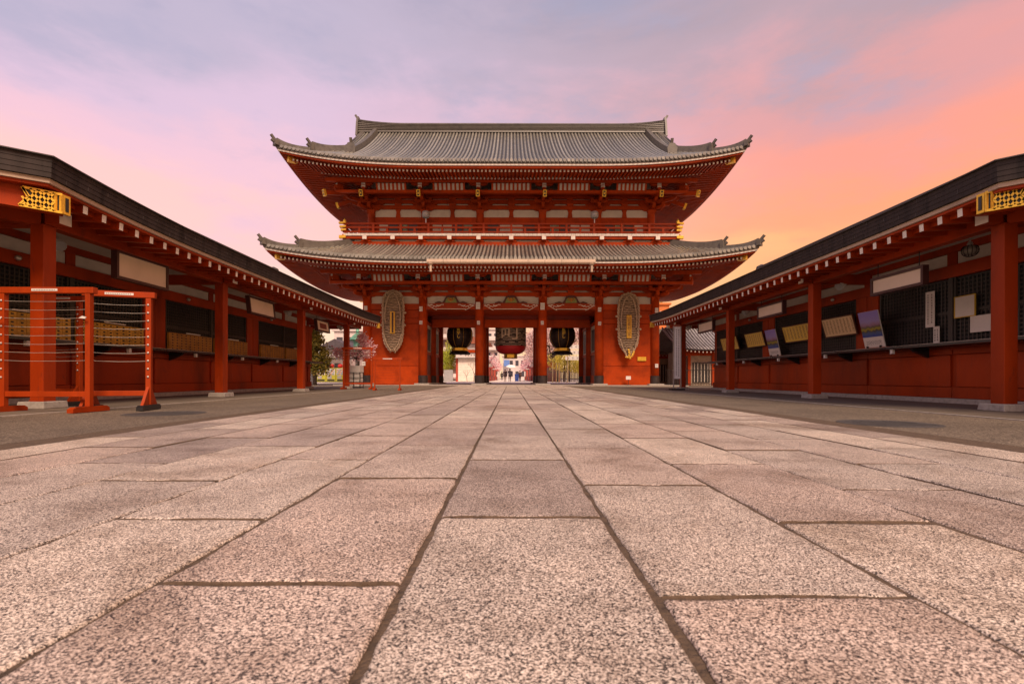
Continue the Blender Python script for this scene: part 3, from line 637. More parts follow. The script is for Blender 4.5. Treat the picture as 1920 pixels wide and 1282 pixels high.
# upper storey: columns, wall, windows
for x in UXS:
    b = MB(); b.lathe((x, YU, 10.3), [(0.27, 0), (0.27, 1.9)], 18); o = b.build('upper_column', RED, gate)
b = MB(); b.box(-10.1, 10.1, YU - 0.02, YU + 0.25, 11.55, 11.95); b.build('head_beam', RED, gate, bevel=0.01)
b = MB(); b.box(-10.05, 10.05, YU + 0.1, 42, 9.3, 14.3); b.build('upper_wall', RED, gate)
DOORW = mat('dark_green_shutter', (0.02, 0.05, 0.035), 0.5, var=0.2)
for i, (a, c) in enumerate(zip(UXS, UXS[1:])):
    for k in range(4):
        x0 = a + 0.5 + (c - a - 1.0) * k / 4 + 0.05; x1 = a + 0.5 + (c - a - 1.0) * (k + 1) / 4 - 0.05
        kind = (i * 4 + k) % 5
        b = MB(); b.box(x0, x1, YU + 0.05, YU + 0.09, 10.35, 11.5); wn = b.build('window', [BLACK, WHITE, DOORW][0 if kind in (1, 3) else 1 if kind in (0, 4) else 2], gate)
        if kind == 2:
            for j in range(7):
                q = MB(); xx = x0 + (x1 - x0) * (j + 0.5) / 7; q.box(xx - 0.02, xx + 0.02, YU + 0.02, YU + 0.05, 10.35, 11.5); q.build('window_bar', mat('pale_green_bar', (0.35, 0.42, 0.3), 0.6), wn)
        if kind in (1, 3):
            q = MB(); q.lathe(((x0 + x1) / 2, YU + 0.03, 10.62), [(0.07, 0), (0.11, 0.04), (0.06, 0.12), (0.02, 0.2)], 10); q.build('gilt_boss', GOLD, wn)
# balcony
BX, BY = 11.43, 32.77
b = MB(); b.box(-BX, BX, BY, 43.4, 10.20, 10.30); b.build('balcony_floor', RED, gate)
n = 78
for k in range(n):
    x0 = -BX + 2 * BX * k / n; b = MB(); b.box(x0 + 0.006, x0 + 2 * BX / n - 0.006, BY - 0.06, BY + 0.5, 10.205, 10.36 + rnd.uniform(-0.004, 0.004)); b.build('floor_board', WPAINT, gate)
b = MB(); b.box(-BX - 0.05, BX + 0.05, BY + 0.02, BY + 0.3, 10.02, 10.20); b.build('balcony_beam', RED, gate)
for sx in (-1, 1):
    b = MB(); b.box(sx * BX - 0.12, sx * BX + 0.12, BY, 43.3, 10.0, 10.33); b.build('balcony_beam', RED, gate)
    for (z, ln, h) in ((10.14, 0.34, 0.22), (10.62, 0.22, 0.15), (10.84, 0.3, 0.15), (11.1, 0.36, 0.13)):
        b = MB(); b.box(sx * (BX - 0.05), sx * (BX + ln), BY - 0.03, BY + 0.19, z - h / 2, z + h / 2); b.box(sx * (BX - 0.15), sx * (BX + 0.05), BY - 0.3 * ln, BY + 0.1, z - h / 2 + 0.01, z + h / 2 - 0.01); b.build('gilt_cap', GOLD, gate, bevel=0.02)
    b = MB(); b.lathe((sx * (BX - 0.02), BY + 0.1, 11.12), [(0.05, 0), (0.1, 0.06), (0.11, 0.14), (0.05, 0.24), (0.01, 0.32)], 12); b.build('finial', GOLD, gate, smooth=True)
b = MB(); b.box(-BX, BX, BY + 0.18, BY + 0.4, 9.4, 9.86); b.build('balcony_base_beam', RED, gate)
b = MB(); b.box(-BX + 0.1, BX - 0.1, BY + 0.34, BY + 0.4, 9.86, 10.02); b.build('white_panel', WHITE, gate)
BR = [-11.2, -9.95, -8.05, -6.15, -4.2, -2.22, 0, 2.22, 4.2, 6.15, 8.05, 9.95, 11.2]
for k, x in enumerate(BR):
    if abs(x) < 11.1:
        b = MB(); b.box(x - 0.15, x + 0.15, BY - 0.22, BY + 0.3, 9.9, 10.16); b.prism([(x - 0.42, BY + 0.12, 9.86), (x + 0.42, BY + 0.12, 9.86), (x + 0.25, BY + 0.12, 9.98), (x - 0.25, BY + 0.12, 9.98)], (0, 0.2, 0)); nb = b.build('balcony_bracket', RED, gate)
        b = MB(); b.box(x - 0.14, x + 0.14, BY - 0.24, BY - 0.221, 9.92, 10.15); b.build('white_end', WPAINT, nb)
    for s in (-1, 1):
        xx = x + s * 0.62
        if abs(xx) > 11.2: continue
        pts = [(xx - s * 0.28, BY + 0.30, 9.90), (xx - s * 0.1, BY + 0.30, 9.95), (xx, BY + 0.30, 10.0), (xx + s * 0.04, BY + 0.30, 9.95), (xx - s * 0.02, BY + 0.30, 9.92)]
        b = MB(); b.tube(pts, 0.022, 5); b.build('scroll', WPAINT, gate)
# railing
for z, t in ((11.06, 0.11), (10.80, 0.12), (10.50, 0.10)):
    b = MB(); b.box(-BX - 0.1, BX + 0.1, BY + 0.05, BY + 0.05 + t, z - t / 2, z + t / 2); b.build('rail', ORED, gate)
    for sx in (-1, 1):
        b = MB(); b.box(sx * (BX - t), sx * BX, BY, 43, z - t / 2 + 0.002, z + t / 2 - 0.002); b.build('rail', ORED, gate)
k = 0; x = -BX + 0.1
while x <= BX:
    tall = k % 2 == 0
    b = MB(); b.box(x - 0.075, x + 0.075, BY + 0.03, BY + 0.18, 10.36, 11.12 if tall else 10.76); b.build('rail_post', ORED, gate)
    x += (2 * BX - 0.2) / 24; k += 1
for i in (1, 4):
    x = (-4.05 if i == 1 else 4.05) * 1.0
    x = Pt(798 if i == 1 else 1114, 405, 33.0).x
    t = tag(empty('floodlight', (x, 33.0, 11.4)), 'round grey floodlight drum on the upper balcony, %s of the two' % ('left' if i == 1 else 'right'), 'floodlight', 'drums on the balcony')
    b = MB(); pr = [(0.02, -0.02), (0.2, 0), (0.26, 0.08), (0.26, 0.36), (0.2, 0.44), (0.05, 0.46)]; b.lathe((x, 32.95, 11.5), pr, 20); b.build('drum', GREYW, t, smooth=True)
    b = MB(); b.lathe((x, 32.95, 11.7), [(0.275, 0), (0.275, 0.04)], 20); b.build('rim', STEEL, t)
    b = MB(); b.beam((x, 33.0, 11.1), (x, 33.0, 11.52), 0.06, 0.06); b.build('stem', STEEL, t)

# lower storey walls
def outer_bay(sx):
    xa, xb = sorted((sx * 6.23, sx * 10.18)); y = 33.98
    for (z0, z1, t, nm) in ((0.04, 1.36, 0.02, 'wall_panel'), (1.39, 4.34, 0.0, 'wall_panel'), (4.37, 4.72, 0.07, 'rail_beam'), (4.74, 5.30, 0.0, 'wall_panel'), (5.32, 5.75, 0.11, 'head_beam')):
        b = MB(); b.box(xa + 0.25, xb - 0.25, y - t, y + 0.15, z0, z1); b.build(nm, RED, gate, bevel=0.012)
    b = MB(); b.box(xa + 0.2, xb - 0.2, y + 0.05, y + 0.14, 0.0, 5.8); b.build('backing_board', RED, gate)
    b = MB(); b.box(sx * 10.3, sx * 10.16, 34, 42, 0.04, 7.2); b.build('side_wall', RED, gate)
    b = MB(); b.box(xa, xb, 41.9, 42.1, 0.04, 7.0); b.build('rear_wall', RED, gate)
    # passage wall of the guardian room
    xi = sx * 6.25
    b = MB(); b.box(xi, xi + sx * 0.12, 34.3, 41.9, 0.04, 0.75); b.build('passage_sill', RED, gate)
    b = MB(); b.box(xi + sx * 0.02, xi + sx * 0.12, 34.3, 41.9, 0.75, 2.3); b.build('passage_panel', mat('dark_passage_board', (0.16, 0.025, 0.012), 0.6), gate)
    b = MB(); b.box(xi + sx * 0.02, xi + sx * 0.12, 34.3, 41.9, 2.3, 4.6); b.build('passage_plaster', WHITE, gate)
    for (ya, yb) in ((34.35, 37.6), (38.4, 41.6)):
        b = MB(); b.box(xi - sx * 0.03, xi + sx * 0.03, ya + 0.5, yb - 0.5, 2.6, 4.2); b.build('passage_opening', DARKIN, gate)
        for z in (2.25, 4.5):
            b = MB(); b.box(xi - sx * 0.06, xi + sx * 0.1, ya, yb, z, z + 0.22); b.build('passage_rail', RED, gate)
for sx in (-1, 1): outer_bay(sx)
b = MB(); b.box(-10.2, 10.2, 34.2, 41.8, 5.32, 5.40); b.build('passage_ceiling', RED, gate)
b = MB(); b.box(-10.2, 10.2, 36.5, 41.9, 7.0, 9.4); b.build('upper_floor_core', RED, gate)
LINT = 36.9
for a, c in ((-6.23, -2.24), (-2.24, 2.24), (2.24, 6.23)):
    b = MB(); b.box(a + 0.2, c - 0.2, LINT - 0.15, LINT + 0.15, CAMH + 95 * (LINT - 0.15) / 900, CAMH + 110 * (LINT - 0.15) / 900); b.build('lintel', RED, gate, bevel=0.02)
    b = MB(); b.box(a + 0.2, c - 0.2, LINT - 0.05, LINT + 0.05, CAMH + 110 * LINT / 900, 5.33); b.build('transom', mat('dark_red_transom', (0.22, 0.02, 0.008), 0.6), gate)
    for yy in (42.0,):
        b = MB(); b.box(a + 0.2, c - 0.2, yy - 0.15, yy + 0.15, 4.96, 5.32); b.build('lintel', RED, gate)
    # rainbow beam at the front: cambered, with white scroll relief
    secs = []; K = 20
    for k in range(K + 1):
        t = k / K; x = a + 0.25 + (c - a - 0.5) * t; u = 1 - (2 * t - 1) ** 2
        zt = 5.70 + 0.10 * u; zb_ = 5.30 + 0.08 * clampf(u * 2.2)
        secs.append([(x, 33.78, zb_), (x, 34.12, zb_), (x, 34.12, zt), (x, 33.78, zt)])
    b = MB(); b.sweep(secs); rb = b.build('rainbow_beam', ORED, gate)
    b = MB(); b.box((a + c) / 2 - (c - a) * 0.27, (a + c) / 2 + (c - a) * 0.27, 33.765, 33.80, 5.355, 5.39); b.build('white_lining', WPAINT, rb)
    mx = (a + c) / 2; hw = (c - a) / 2 - 0.35
    for s in (-1, 1):
        E = mx + s * hw
        for (pts) in ([(0, 0.30), (0.18, 0.22), (0.34, 0.12), (0.42, 0.24), (0.32, 0.34), (0.22, 0.28)], [(0.34, 0.12), (0.5, 0.02), (0.64, -0.04)], [(0.42, 0.26), (0.6, 0.20), (0.72, 0.30), (0.84, 0.26), (0.98, 0.36), (1.12, 0.34)], [(0.06, 0.36), (0.14, 0.28), (0.3, 0.36)], [(0.62, 0.34), (0.74, 0.22), (0.88, 0.32)]):
            b = MB(); b.tube([(E - s * px * 1.02, 33.765, 5.33 + pz) for px, pz in pts], 0.022, 5); b.build('scroll_relief', WPAINT, rb)
    # carved frog-leg strut
    b = MB(); P3 = [(-1.15, 0.0), (1.15, 0), (1.15, 0.06), (0.85, 0.16), (0.72, 0.12), (0.62, 0.06), (0.5, 0.22), (0.36, 0.5), (0.2, 0.58), (-0.2, 0.58), (-0.36, 0.5), (-0.5, 0.22), (-0.62, 0.06), (-0.72, 0.12), (-0.85, 0.16), (-1.15, 0.06)]
    b.prism([(mx + px, 33.82, 5.77 + pz) for px, pz in P3], (0, 0.16, 0)); fl = b.build('frogleg_strut', mat('dark_carved_wood', (0.09, 0.02, 0.012), 0.55), gate)
    b = MB(); b.prism([(mx + px * 0.82, 33.78, 5.82 + pz * 0.8) for px, pz in ((-0.5, 0.0), (0.5, 0), (0.44, 0.25), (0.3, 0.44), (-0.3, 0.44), (-0.44, 0.25))], (0, 0.06, 0)); b.build('carved_panel', mat('green_gilt_carving', (0.20, 0.22, 0.06), 0.5, 0.3, var=0.35, scale=22, col2=(0.03, 0.05, 0.03)), fl)
    b = MB()
    for (px, pz, r_) in ((0, 0.27, 0.10), (-0.14, 0.2, 0.07), (0.14, 0.2, 0.07), (0, 0.14, 0.08), (-0.2, 0.32, 0.06), (0.2, 0.32, 0.06)):
        b.lathe((mx + px, 33.76, 5.80 + pz - r_ * 0.5), [(r_ * 0.3, 0), (r_, r_ * 0.4), (r_ * 0.6, r_), (0.01, r_ * 1.2)], 8)
    b.build('carved_flower', mat('orange_gilt_flower', (0.75, 0.24, 0.03), 0.45, 0.3), fl)
# small white notice plates on the columns
for (x, z, h, w_) in ((685.5, 578, 8, 6), (789, 579.5, 9, 6), (789, 605, 7, 5.5), (896, 573, 13, 8), (897, 605, 7, 5.5), (1017, 574, 13, 8), (1016.5, 605, 7, 5.5), (1124, 580, 8, 6), (1124, 606, 7, 5.5), (1231, 581, 9, 6), (1231, 685, 7, 5.5), (682, 682, 8, 6)):
    p = Pt(x, z, 33.66); b = MB(); b.box(p.x - w_ / 54, p.x + w_ / 54, 33.62, 33.72, p.z - h / 54, p.z + h / 54); pp = b.build('notice_plate', PAPER, gate)
    for k in range(2):
        q = MB(); q.box(p.x - w_ / 90, p.x + w_ / 90, 33.612, 33.619, p.z - h / 160 + k * h / 90, p.z - h / 160 + k * h / 90 + 0.02); q.build('print_line', mat('grey_print', (0.25, 0.22, 0.2), 0.7), pp)
p = Pt(1203, 672, 33.95); b = MB(); b.box(p.x - 0.3, p.x + 0.3, 33.88, 33.98, p.z - 0.15, p.z + 0.13); b.build('gilt_plaque', GOLD, gate)
p = Pt(1177, 708, 33.7); b = MB(); b.box(p.x - 0.17, p.x + 0.17, 33.5, 33.53, p.z - 0.11, p.z + 0.13); b.beam((p.x, 33.52, 0.05), (p.x, 33.52, p.z), 0.03, 0.03, 1); b.box(p.x - 0.15, p.x + 0.15, 33.4, 33.65, 0.04, 0.07, 1)
tag(b.build('notice_stand', [PAPER, IRON]), 'small white notice on a black stand below the right straw sandal', 'sign')
# ------------------------------------------------------------------ giant straw sandals
def sandal(cx, zb, H, W, y, label, right):
    t = tag(empty('straw_sandal', (cx, y, zb)), label, 'straw sandal', 'giant sandals hung on the gate')
    HW = [(0, 0.22), (0.03, 0.36), (0.08, 0.58), (0.16, 0.82), (0.3, 0.95), (0.5, 0.98), (0.75, 1.0), (0.88, 0.92), (0.95, 0.72), (0.985, 0.45), (1, 0.12)]
    if right: HW = [(0, 0.1), (0.05, 0.2), (0.12, 0.55), (0.2, 0.84), (0.3, 0.95), (0.5, 0.98), (0.75, 1.0), (0.88, 0.92), (0.95, 0.72), (0.985, 0.45), (1, 0.12)]
    def hw(u):
        for (a, p), (c, q) in zip(HW, HW[1:]):
            if a <= u <= c: return (p + (q - p) * (u - a) / (c - a)) * W
        return 0.1 * W
    b = MB(); n = 36
    for k in range(n):
        u = 0.025 + 0.95 * k / (n - 1); h = hw(u) - 0.1
        if h < 0.06: continue
        pts = [(cx + h * j / 6, y - 0.14 * (1 - (j / 6) ** 2) - 0.03 + 0.012 * rnd.uniform(-1, 1), zb + H * u + 0.022 * rnd.uniform(-1, 1)) for j in range(-6, 7)]
        b.tube(pts, 0.05, 6)
    b.build('woven_sole', STRAW, t, smooth=True, kind='stuff')
    b = MB(); b.prism([(cx + s * (hw(u) - 0.12), y + 0.02, zb + H * u) for s, us in ((1, [i / 20 for i in range(1, 20)]), (-1, [i / 20 for i in range(19, 0, -1)])) for u in us], (0, 0.1, 0)); b.build('sole_back', mat('dark_straw_core', (0.10, 0.07, 0.05), 0.9), t)
    ring = [(cx + s * (hw(u) - 0.07), zb + H * u) for s, us in ((1, [i / 40 for i in range(0, 41)]), (-1, [i / 40 for i in range(40, -1, -1)])) for u in us]
    for ph in (0, 1):
        b = MB(); pts = []; m = 0
        for (x0, z0), (x1, z1) in zip(ring, ring[1:]):
            ln = math.hypot(x1 - x0, z1 - z0)
            for q in range(3):
                f = q / 3; a = (m + ln * f) * 13 + ph * math.pi
                dx, dz = (x1 - x0) / max(ln, 1e-5), (z1 - z0) / max(ln, 1e-5)
                pts.append((x0 + (x1 - x0) * f - dz * 0.045 * math.cos(a), y - 0.10 + 0.045 * math.sin(a), z0 + (z1 - z0) * f + dx * 0.045 * math.cos(a)))
            m += ln
        b.tube(pts, 0.052, 6); b.build('border_rope', ROPE, t, smooth=True)
    def rope(p, r=0.05, mt=ROPE, nm='strap_rope'):
        P = []
        for i in range(len(p) - 1):
            for q in range(6): P.append(Vector(p[i]).lerp(Vector(p[i + 1]), q / 6))
        P.append(Vector(p[-1]))
        for ph in (0, math.pi):
            b = MB(); b.tube([(q.x + r * 0.7 * math.cos(i * 0.9 + ph), q.y + r * 0.7 * math.sin(i * 0.9 + ph), q.z) for i, q in enumerate(P)], r, 6); b.build(nm, mt, t, smooth=True)
    for s in (-1, 1):
        rope([(cx, y - 0.24, zb + H * 0.965), (cx + s * 0.28, y - 0.27, zb + H * 0.90), (cx + s * 0.47, y - 0.26, zb + H * 0.76), (cx + s * 0.55, y - 0.24, zb + H * 0.60), (cx + s * 0.50, y - 0.22, zb + H * 0.46)], 0.03)
        for u in (0.44, 0.64):
            b = MB(); b.lathe((cx + s * (hw(u) + 0.04), y - 0.1, zb + H * u - 0.08), [(0.04, 0), (0.1, 0.03), (0.11, 0.08), (0.1, 0.13), (0.04, 0.16)], 10); b.build('ear_loop', ROPE, t, smooth=True)
        rope([(cx + s * 0.62, y - 0.2, zb + H * 0.30), (cx + s * 0.42, y - 0.26, zb + H * 0.14), (cx + s * 0.1, y - 0.24, zb + H * (0.02 if not right else 0.0))], 0.034, ROPE)
    if right:
        gr = mat('golden_rope', (0.72, 0.44, 0.06), 0.6, 0.2, var=0.2, scale=20)
        rope([(cx - 0.05, y - 0.3, zb + H * 0.13), (cx + 0.03, y - 0.33, zb + H * 0.05), (cx - 0.1, y - 0.3, zb - 0.02), (cx - 0.22, y - 0.3, zb + 0.04)], 0.05, gr, 'tie_rope')
        rope([(cx + 0.34, y - 0.28, zb + H * 0.10), (cx + 0.2, y - 0.33, zb + H * 0.02), (cx + 0.02, y - 0.33, zb + 0.02), (cx + 0.08, y - 0.3, zb - 0.08)], 0.05, gr, 'tie_rope')
    hp = 0.85; b = MB(); b.box(cx - 0.17, cx + 0.17, y - 0.30, y - 0.22, zb + H * 0.30, zb + H * 0.655); pq = b.build('plaque', mat('gilt_plaque_face', (0.62, 0.34, 0.03), 0.45, 0.3, var=0.12, scale=5), t, bevel=0.012)
    if right:
        text_obj('山\n形\n県\n村\n山\n市', 0.265, mat('dark_brown_ink', (0.06, 0.02, 0.01), 0.6), (cx, y - 0.306, zb + H * 0.478), pq)
    else:
        b = MB(); b.box(cx - 0.045, cx + 0.075, y - 0.312, y - 0.302, zb + H * 0.315, zb + H * 0.64); b.build('dark_inlay', mat('dark_brown_ink', (0.06, 0.02, 0.01), 0.6), pq)
    return t
sandal(-221 * 33.55 / 900, CAMH + 48 * 33.5 / 900, 4.33, 0.79, 33.62, 'giant plaited straw sandal with dark-striped gilt plaque, left of the passage', False)
sandal((1178 - 958) * 33.55 / 900, CAMH + 39 * 33.5 / 900, 4.50, 0.78, 33.62, 'giant plaited straw sandal tied with golden rope, lettered plaque, right of the passage', True)

# ------------------------------------------------------------------ lanterns
def black_lantern(x, y, label):
    t = tag(empty('hanging_lantern', (x, y, 2.4)), label, 'lantern', 'black lanterns in the side passages')
    z0 = CAMH + (709 - 653) * y / 900; zt = z0 + 2.05; rm = 24.3 * y / 900; prof_ = []
    for k in range(25):
        u = k / 24; r_ = rm * math.sqrt(max(0.0, 1 - (abs(2 * u - 1) * 0.88) ** 2.0))
        prof_.append((r_ + (0.012 if k % 2 else 0), (zt - z0) * u))
    b = MB(); b.lathe((x, y, z0), prof_, 32); b.build('body', mat('dark_bronze_lantern', (0.03, 0.016, 0.014), 0.42, 0.45, var=0.35, scale=3), t, smooth=False)
    for k in range(8):
        a = math.pi / 8 + k * math.pi / 4 - math.pi / 2
        b = MB(); b.tube([(x + (r_ + 0.012) * math.cos(a), y + (r_ + 0.012) * math.sin(a), z0 + h) for r_, h in prof_[1:-1]], 0.022, 5); b.build('rib', mat('dull_gilt', (0.45, 0.24, 0.04), 0.45, 0.5), t)
    b = MB(); b.lathe((x, y, z0 - 0.22), [(rm * 0.66, 0), (rm * 0.62, 0.2), (rm * 0.6, 0.24)], 8); b.build('gilt_collar', GOLD, t)
    b = MB(); b.lathe((x, y, z0 - 0.5), [(rm * 0.55, 0), (rm * 0.82, 0.10), (rm * 0.7, 0.2), (rm * 0.6, 0.29)], 16); b.build('carved_base', mat('carved_bronze', (0.03, 0.022, 0.018), 0.5, 0.4, var=0.4, scale=18), t)
    for k in range(8):
        a = k * math.pi / 4; b = MB(); b.lathe((x + rm * 0.72 * math.cos(a), y + rm * 0.72 * math.sin(a), z0 - 0.52), [(0.03, 0), (0.10, 0.05), (0.05, 0.16)], 6); b.build('base_scroll', BLACK, t)
    b = MB(); b.box(x - 0.3, x + 0.3, y - rm * 0.66 - 0.03, y - rm * 0.6, z0 - 0.2, z0 + 0.0); b.build('nameplate', GOLD, t)
    b = MB(); b.tube([(x, y, zt - 0.05), (x, y, 5.35)], 0.05, 8); b.build('hanging_rod', IRON, t)
    text_obj('魚\nが\nし', 0.29, GOLD, (x, y - rm - 0.03, z0 + 1.12), t)
    return t
black_lantern(-96 * 38.6 / 900, 38.6, 'black bronze globe lantern hanging in the left passage, in front of the shop')
black_lantern(96 * 38.6 / 900, 38.6, 'black bronze globe lantern hanging in the right passage, in front of blossoms')
def red_lantern():
    x, y = -0.03, 38.4; k_ = y / 900
    t = tag(empty('paper_lantern', (x, y, 2.0)), 'huge red paper lantern with black lettering hanging in the middle passage', 'lantern')
    zb = CAMH + (709 - 664) * k_; zr = CAMH + (709 - 650) * k_; rm = 29 * k_
    prof_ = [(rm * 0.42, 0)]; ms = []
    for q in range(1, 9):
        u = q / 8; prof_.append((rm * (0.42 + 0.56 * math.sin(u * math.pi / 2)), (zr - zb) * (1 - math.cos(u * math.pi / 2)) * 1.0))
    n0 = len(prof_)
    top = 5.2 - zb; n1 = 34
    for q in range(1, n1 + 1):
        h = (zr - zb) + (top - (zr - zb)) * q / n1; prof_.append((rm * (0.985 + 0.015 * (q % 2)), h))
    mis = [0] * (n0 - 1) + [0] * n1
    red_p = mat('red_lantern_paper', (0.42, 0.006, 0.010), 0.55, var=0.1, scale=2)
    b = MB(); b.lathe((x, y, zb), prof_, 40, 0); o = b.build('paper_body', red_p, t, smooth=False)
    # huge black characters with pale outlines wrapped round the paper
    for (sz, mtl, rr, nm) in ((2.35, mat('pale_outline', (0.55, 0.42, 0.30), 0.7), rm + 0.012, 'outline'), ):
        pass
    def wrapper(rad, zc):
        def fn(c):
            a = c.x / rad; return (x + rad * math.sin(a), y - rad * math.cos(a), zc + c.y)
        return fn
    blk = mat('lantern_black_ink', (0.02, 0.012, 0.010), 0.6)
    b = MB(); K = 30; A = 1.32
    zlo, zhi = zr + 0.02, 5.1
    b.sheet([[(x + (rm + 0.015) * math.sin(-A + 2 * A * i / K), y - (rm + 0.015) * math.cos(-A + 2 * A * i / K), z) for i in range(K + 1)] for z in (zlo, (zlo + zhi) / 2, zhi)]); b.build('black_field', blk, t)
    pale = mat('pale_outline', (0.50, 0.36, 0.24), 0.7)
    for q in range(13):
        zc = zlo + 0.05 + q * 0.118
        segs = [(-1.25, 1.25)] if q % 4 == 1 else [(-1.2, -0.35), (-0.1, 0.25), (0.5, 1.2)] if q % 4 == 2 else [(-1.0, 0.1), (0.35, 0.9)] if q % 4 == 3 else [(-1.22, -0.8), (-0.5, 0.7), (0.85, 1.2)]
        for (a0, a1) in segs:
            b = MB(); b.tube([(x + (rm + 0.02) * math.sin(a0 + (a1 - a0) * i / 10), y - (rm + 0.02) * math.cos(a0 + (a1 - a0) * i / 10), zc + 0.006 * math.sin(i * 2.1 + q)) for i in range(11)], 0.013 + 0.006 * (q % 3), 4); b.build('outline_stroke', pale, t)
    text_obj('町', 1.75, pale, (0, 0, 0), t, fn=wrapper(rm + 0.03, 4.15), extrude=0.0)
    b = MB(); b.lathe((x, y, zb - 0.34), [(rm * 0.44, 0), (rm * 0.43, 0.33), (rm * 0.41, 0.36)], 28); o = b.build('gilt_ring', mat('dark_gilt_ring', (0.35, 0.20, 0.03), 0.4, 0.6, var=0.3, scale=4), t, smooth=False)
    b = MB(); b.box(x - 0.28, x + 0.28, y - rm * 0.44 - 0.03, y - rm * 0.40, zb - 0.30, zb - 0.04); b.build('crest_plate', GOLD, t)
    return t
red_lantern()

# ------------------------------------------------------------------ kiosks either side
def lattice(mb, s, X, y0, y1, z0, z1, pv, ph, t=0.02):
    n = max(2, int((y1 - y0) / pv))
    for k in range(n + 1):
        y = y0 + (y1 - y0) * k / n; mb.box(s * X, s * (X + t), y - 0.014, y + 0.014, z0, z1)
    m = max(2, int((z1 - z0) / ph))
    for k in range(m + 1):
        z = z0 + (z1 - z0) * k / m; mb.box(s * (X + t * 0.3), s * (X + t * 1.2), y0, y1, z - 0.012, z + 0.012)
def kiosk(s, Xp, y0, S, Xw, Xe, yend, label, LF=0.16):
    root = tag(empty('temple_kiosk', (s * Xw, 15, 0)), label, 'kiosk', 'kiosks facing each other across the yard')
    py = [y0 + S * k for k in range(4)]
    for y in py:
        b = MB(); b.box(s * Xp - 0.11, s * Xp + 0.11, y - 0.11, y + 0.11, 0.11, 3.0); po = b.build('post', KRED, root, bevel=0.008)
        b = MB(); b.cbox((s * Xp, y, 0.055), (0.42, 0.42, 0.115), 0, 1.06); b.build('post_base', PLINTH, po, bevel=0.012)
        b = MB(); b.box(s * (Xp - 0.36), s * (Xp - 0.13), y - 0.11, y + 0.11, 3.0, 3.21); nb = b.build('beam_nose', KRED, root)
        b = MB(); b.box(s * (Xp - 0.37), s * (Xp - 0.361), y - 0.105, y + 0.105, 3.005, 3.205); b.build('white_end', WPAINT, nb)
        b = MB(); b.box(s * (Xp + 0.1), s * (Xw + 0.3), y - 0.09, y + 0.09, 2.98, 3.22); b.build('cross_beam', KRED, root)
    # chamfered near corner
    def off(p, q): return (s * p, q)
    yf = yend + 1.95; yn = y0 - 0.84
    b = MB(); b.box(s * Xp - 0.1, s * Xp + 0.1, y0 - 0.02, yf - 0.5, 2.985, 3.30); b.build('eave_beam', KRED, root, bevel=0.008)
    b = MB(); b.beam((s * (Xp + 0.02), y0 - 0.02, 3.143), (s * (Xp + 3.0), y0 - 3.0, 3.143), 0.2, 0.316); b.build('eave_beam', KRED, root)
    b = MB(); b.beam((s * (Xp + 3.0), y0 - 3.0, 1.5), (s * (Xp + 3.0), y0 - 3.0, 3.0), 0.2, 0.2); 
    b = MB(); b.box(s * (Xp + 3.0) - 0.11, s * (Xp + 3.0) + 0.11, y0 - 3.11, y0 - 2.89, 0, 3.0); b.build('post', KRED, root, bevel=0.008)
    b = MB(); b.box(s * Xp, s * (Xw + 2.2), yf - 0.62, yf - 0.42, 2.985, 3.30); b.build('eave_beam', KRED, root)
    # eave path (X, y, inset direction, lift)
    path_ = [(Xe + 6.5, yf, (0, -1), 0.0), (Xe + 3, yf, (0, -1), 0.01), (Xe + 1, yf, (0, -1), 0.06), (Xe, yf, (1, -1), 0.10)]
    K = 40
    for k in range(1, K):
        y = yf + (yn - yf) * k / K
        lf = LF * clampf(1 - (y - yn) / 4.2) ** 2.2 + 0.10 * clampf(1 - (yf - y) / 4.0) ** 2.2
        path_.append((Xe, y, (1, 0), lf))
    path_.append((Xe, yn, (1, 0.414), LF))
    for k in range(1, 9):
        q = 3.6 * k / 8; path_.append((Xe + q, yn - q, (0.7071, 0.7071), LF * clampf(1 - q / 4.2) ** 2.2))
    def sw(nm, mtl, i0, i1, z0, z1, lf_=1.0):
        secs = []
        for (X, y, v, lf) in path_:
            q = []
            for ii, zz in ((i0, z0), (i1, z0), (i1, z1), (i0, z1)): q.append((s * (X + v[0] * ii), y + v[1] * ii, zz + lf * lf_))
            secs.append(q)
        b = MB(); b.sweep(secs); return b.build(nm, mtl, root)
    for k in range(4): sw('roof_edge_course', COPPER, 0.03 - 0.006 * k, 0.6, 3.285 + 0.075 * k, 3.285 + 0.075 * (k + 1) - 0.0025)
    sw('drip_edge', COPPERT, -0.03, 0.2, 3.583, 3.598)
    sw('cream_board', CREAM, 0.07, 0.5, 3.213, 3.28)
    sw('red_fascia', KRED, 0.11, 0.24, 3.168, 3.21)
    # soffit between fascia and beam
    b = MB(); rows = []
    for (X, y, v, lf) in path_: rows.append([(s * (X + v[0] * 0.27), y + v[1] * 0.27, 3.19 + lf), (s * (X + v[0] * 0.27), y + v[1] * 0.27, 3.09 + lf), (s * (X + v[0] * 1.0), y + v[1] * 1.0, 3.29 + lf * 0.3)])
    b.sheet(rows); b.build('soffit', KRED, root)
    # seams between the copper sheets of the roof edge
    for k in range(4):
        sb = MB(); yy = yn + 0.25 + 0.37 * k
        while yy < yf - 0.2:
            lf = LF * clampf(1 - (yy - yn) / 4.2) ** 2.2 + 0.10 * clampf(1 - (yf - yy) / 4.0) ** 2.2
            xo = Xe + 0.03 - 0.006 * k - 0.005; sb.box(s * xo, s * (xo + 0.02), yy - 0.004, yy + 0.004, 3.287 + 0.075 * k + lf, 3.355 + 0.075 * k + lf); yy += 1.05 + 0.12 * rnd.random()
        sb.build('sheet_seams', COPPERT, root, kind='stuff')
    # rafters
    y = yn + 0.35; first = None
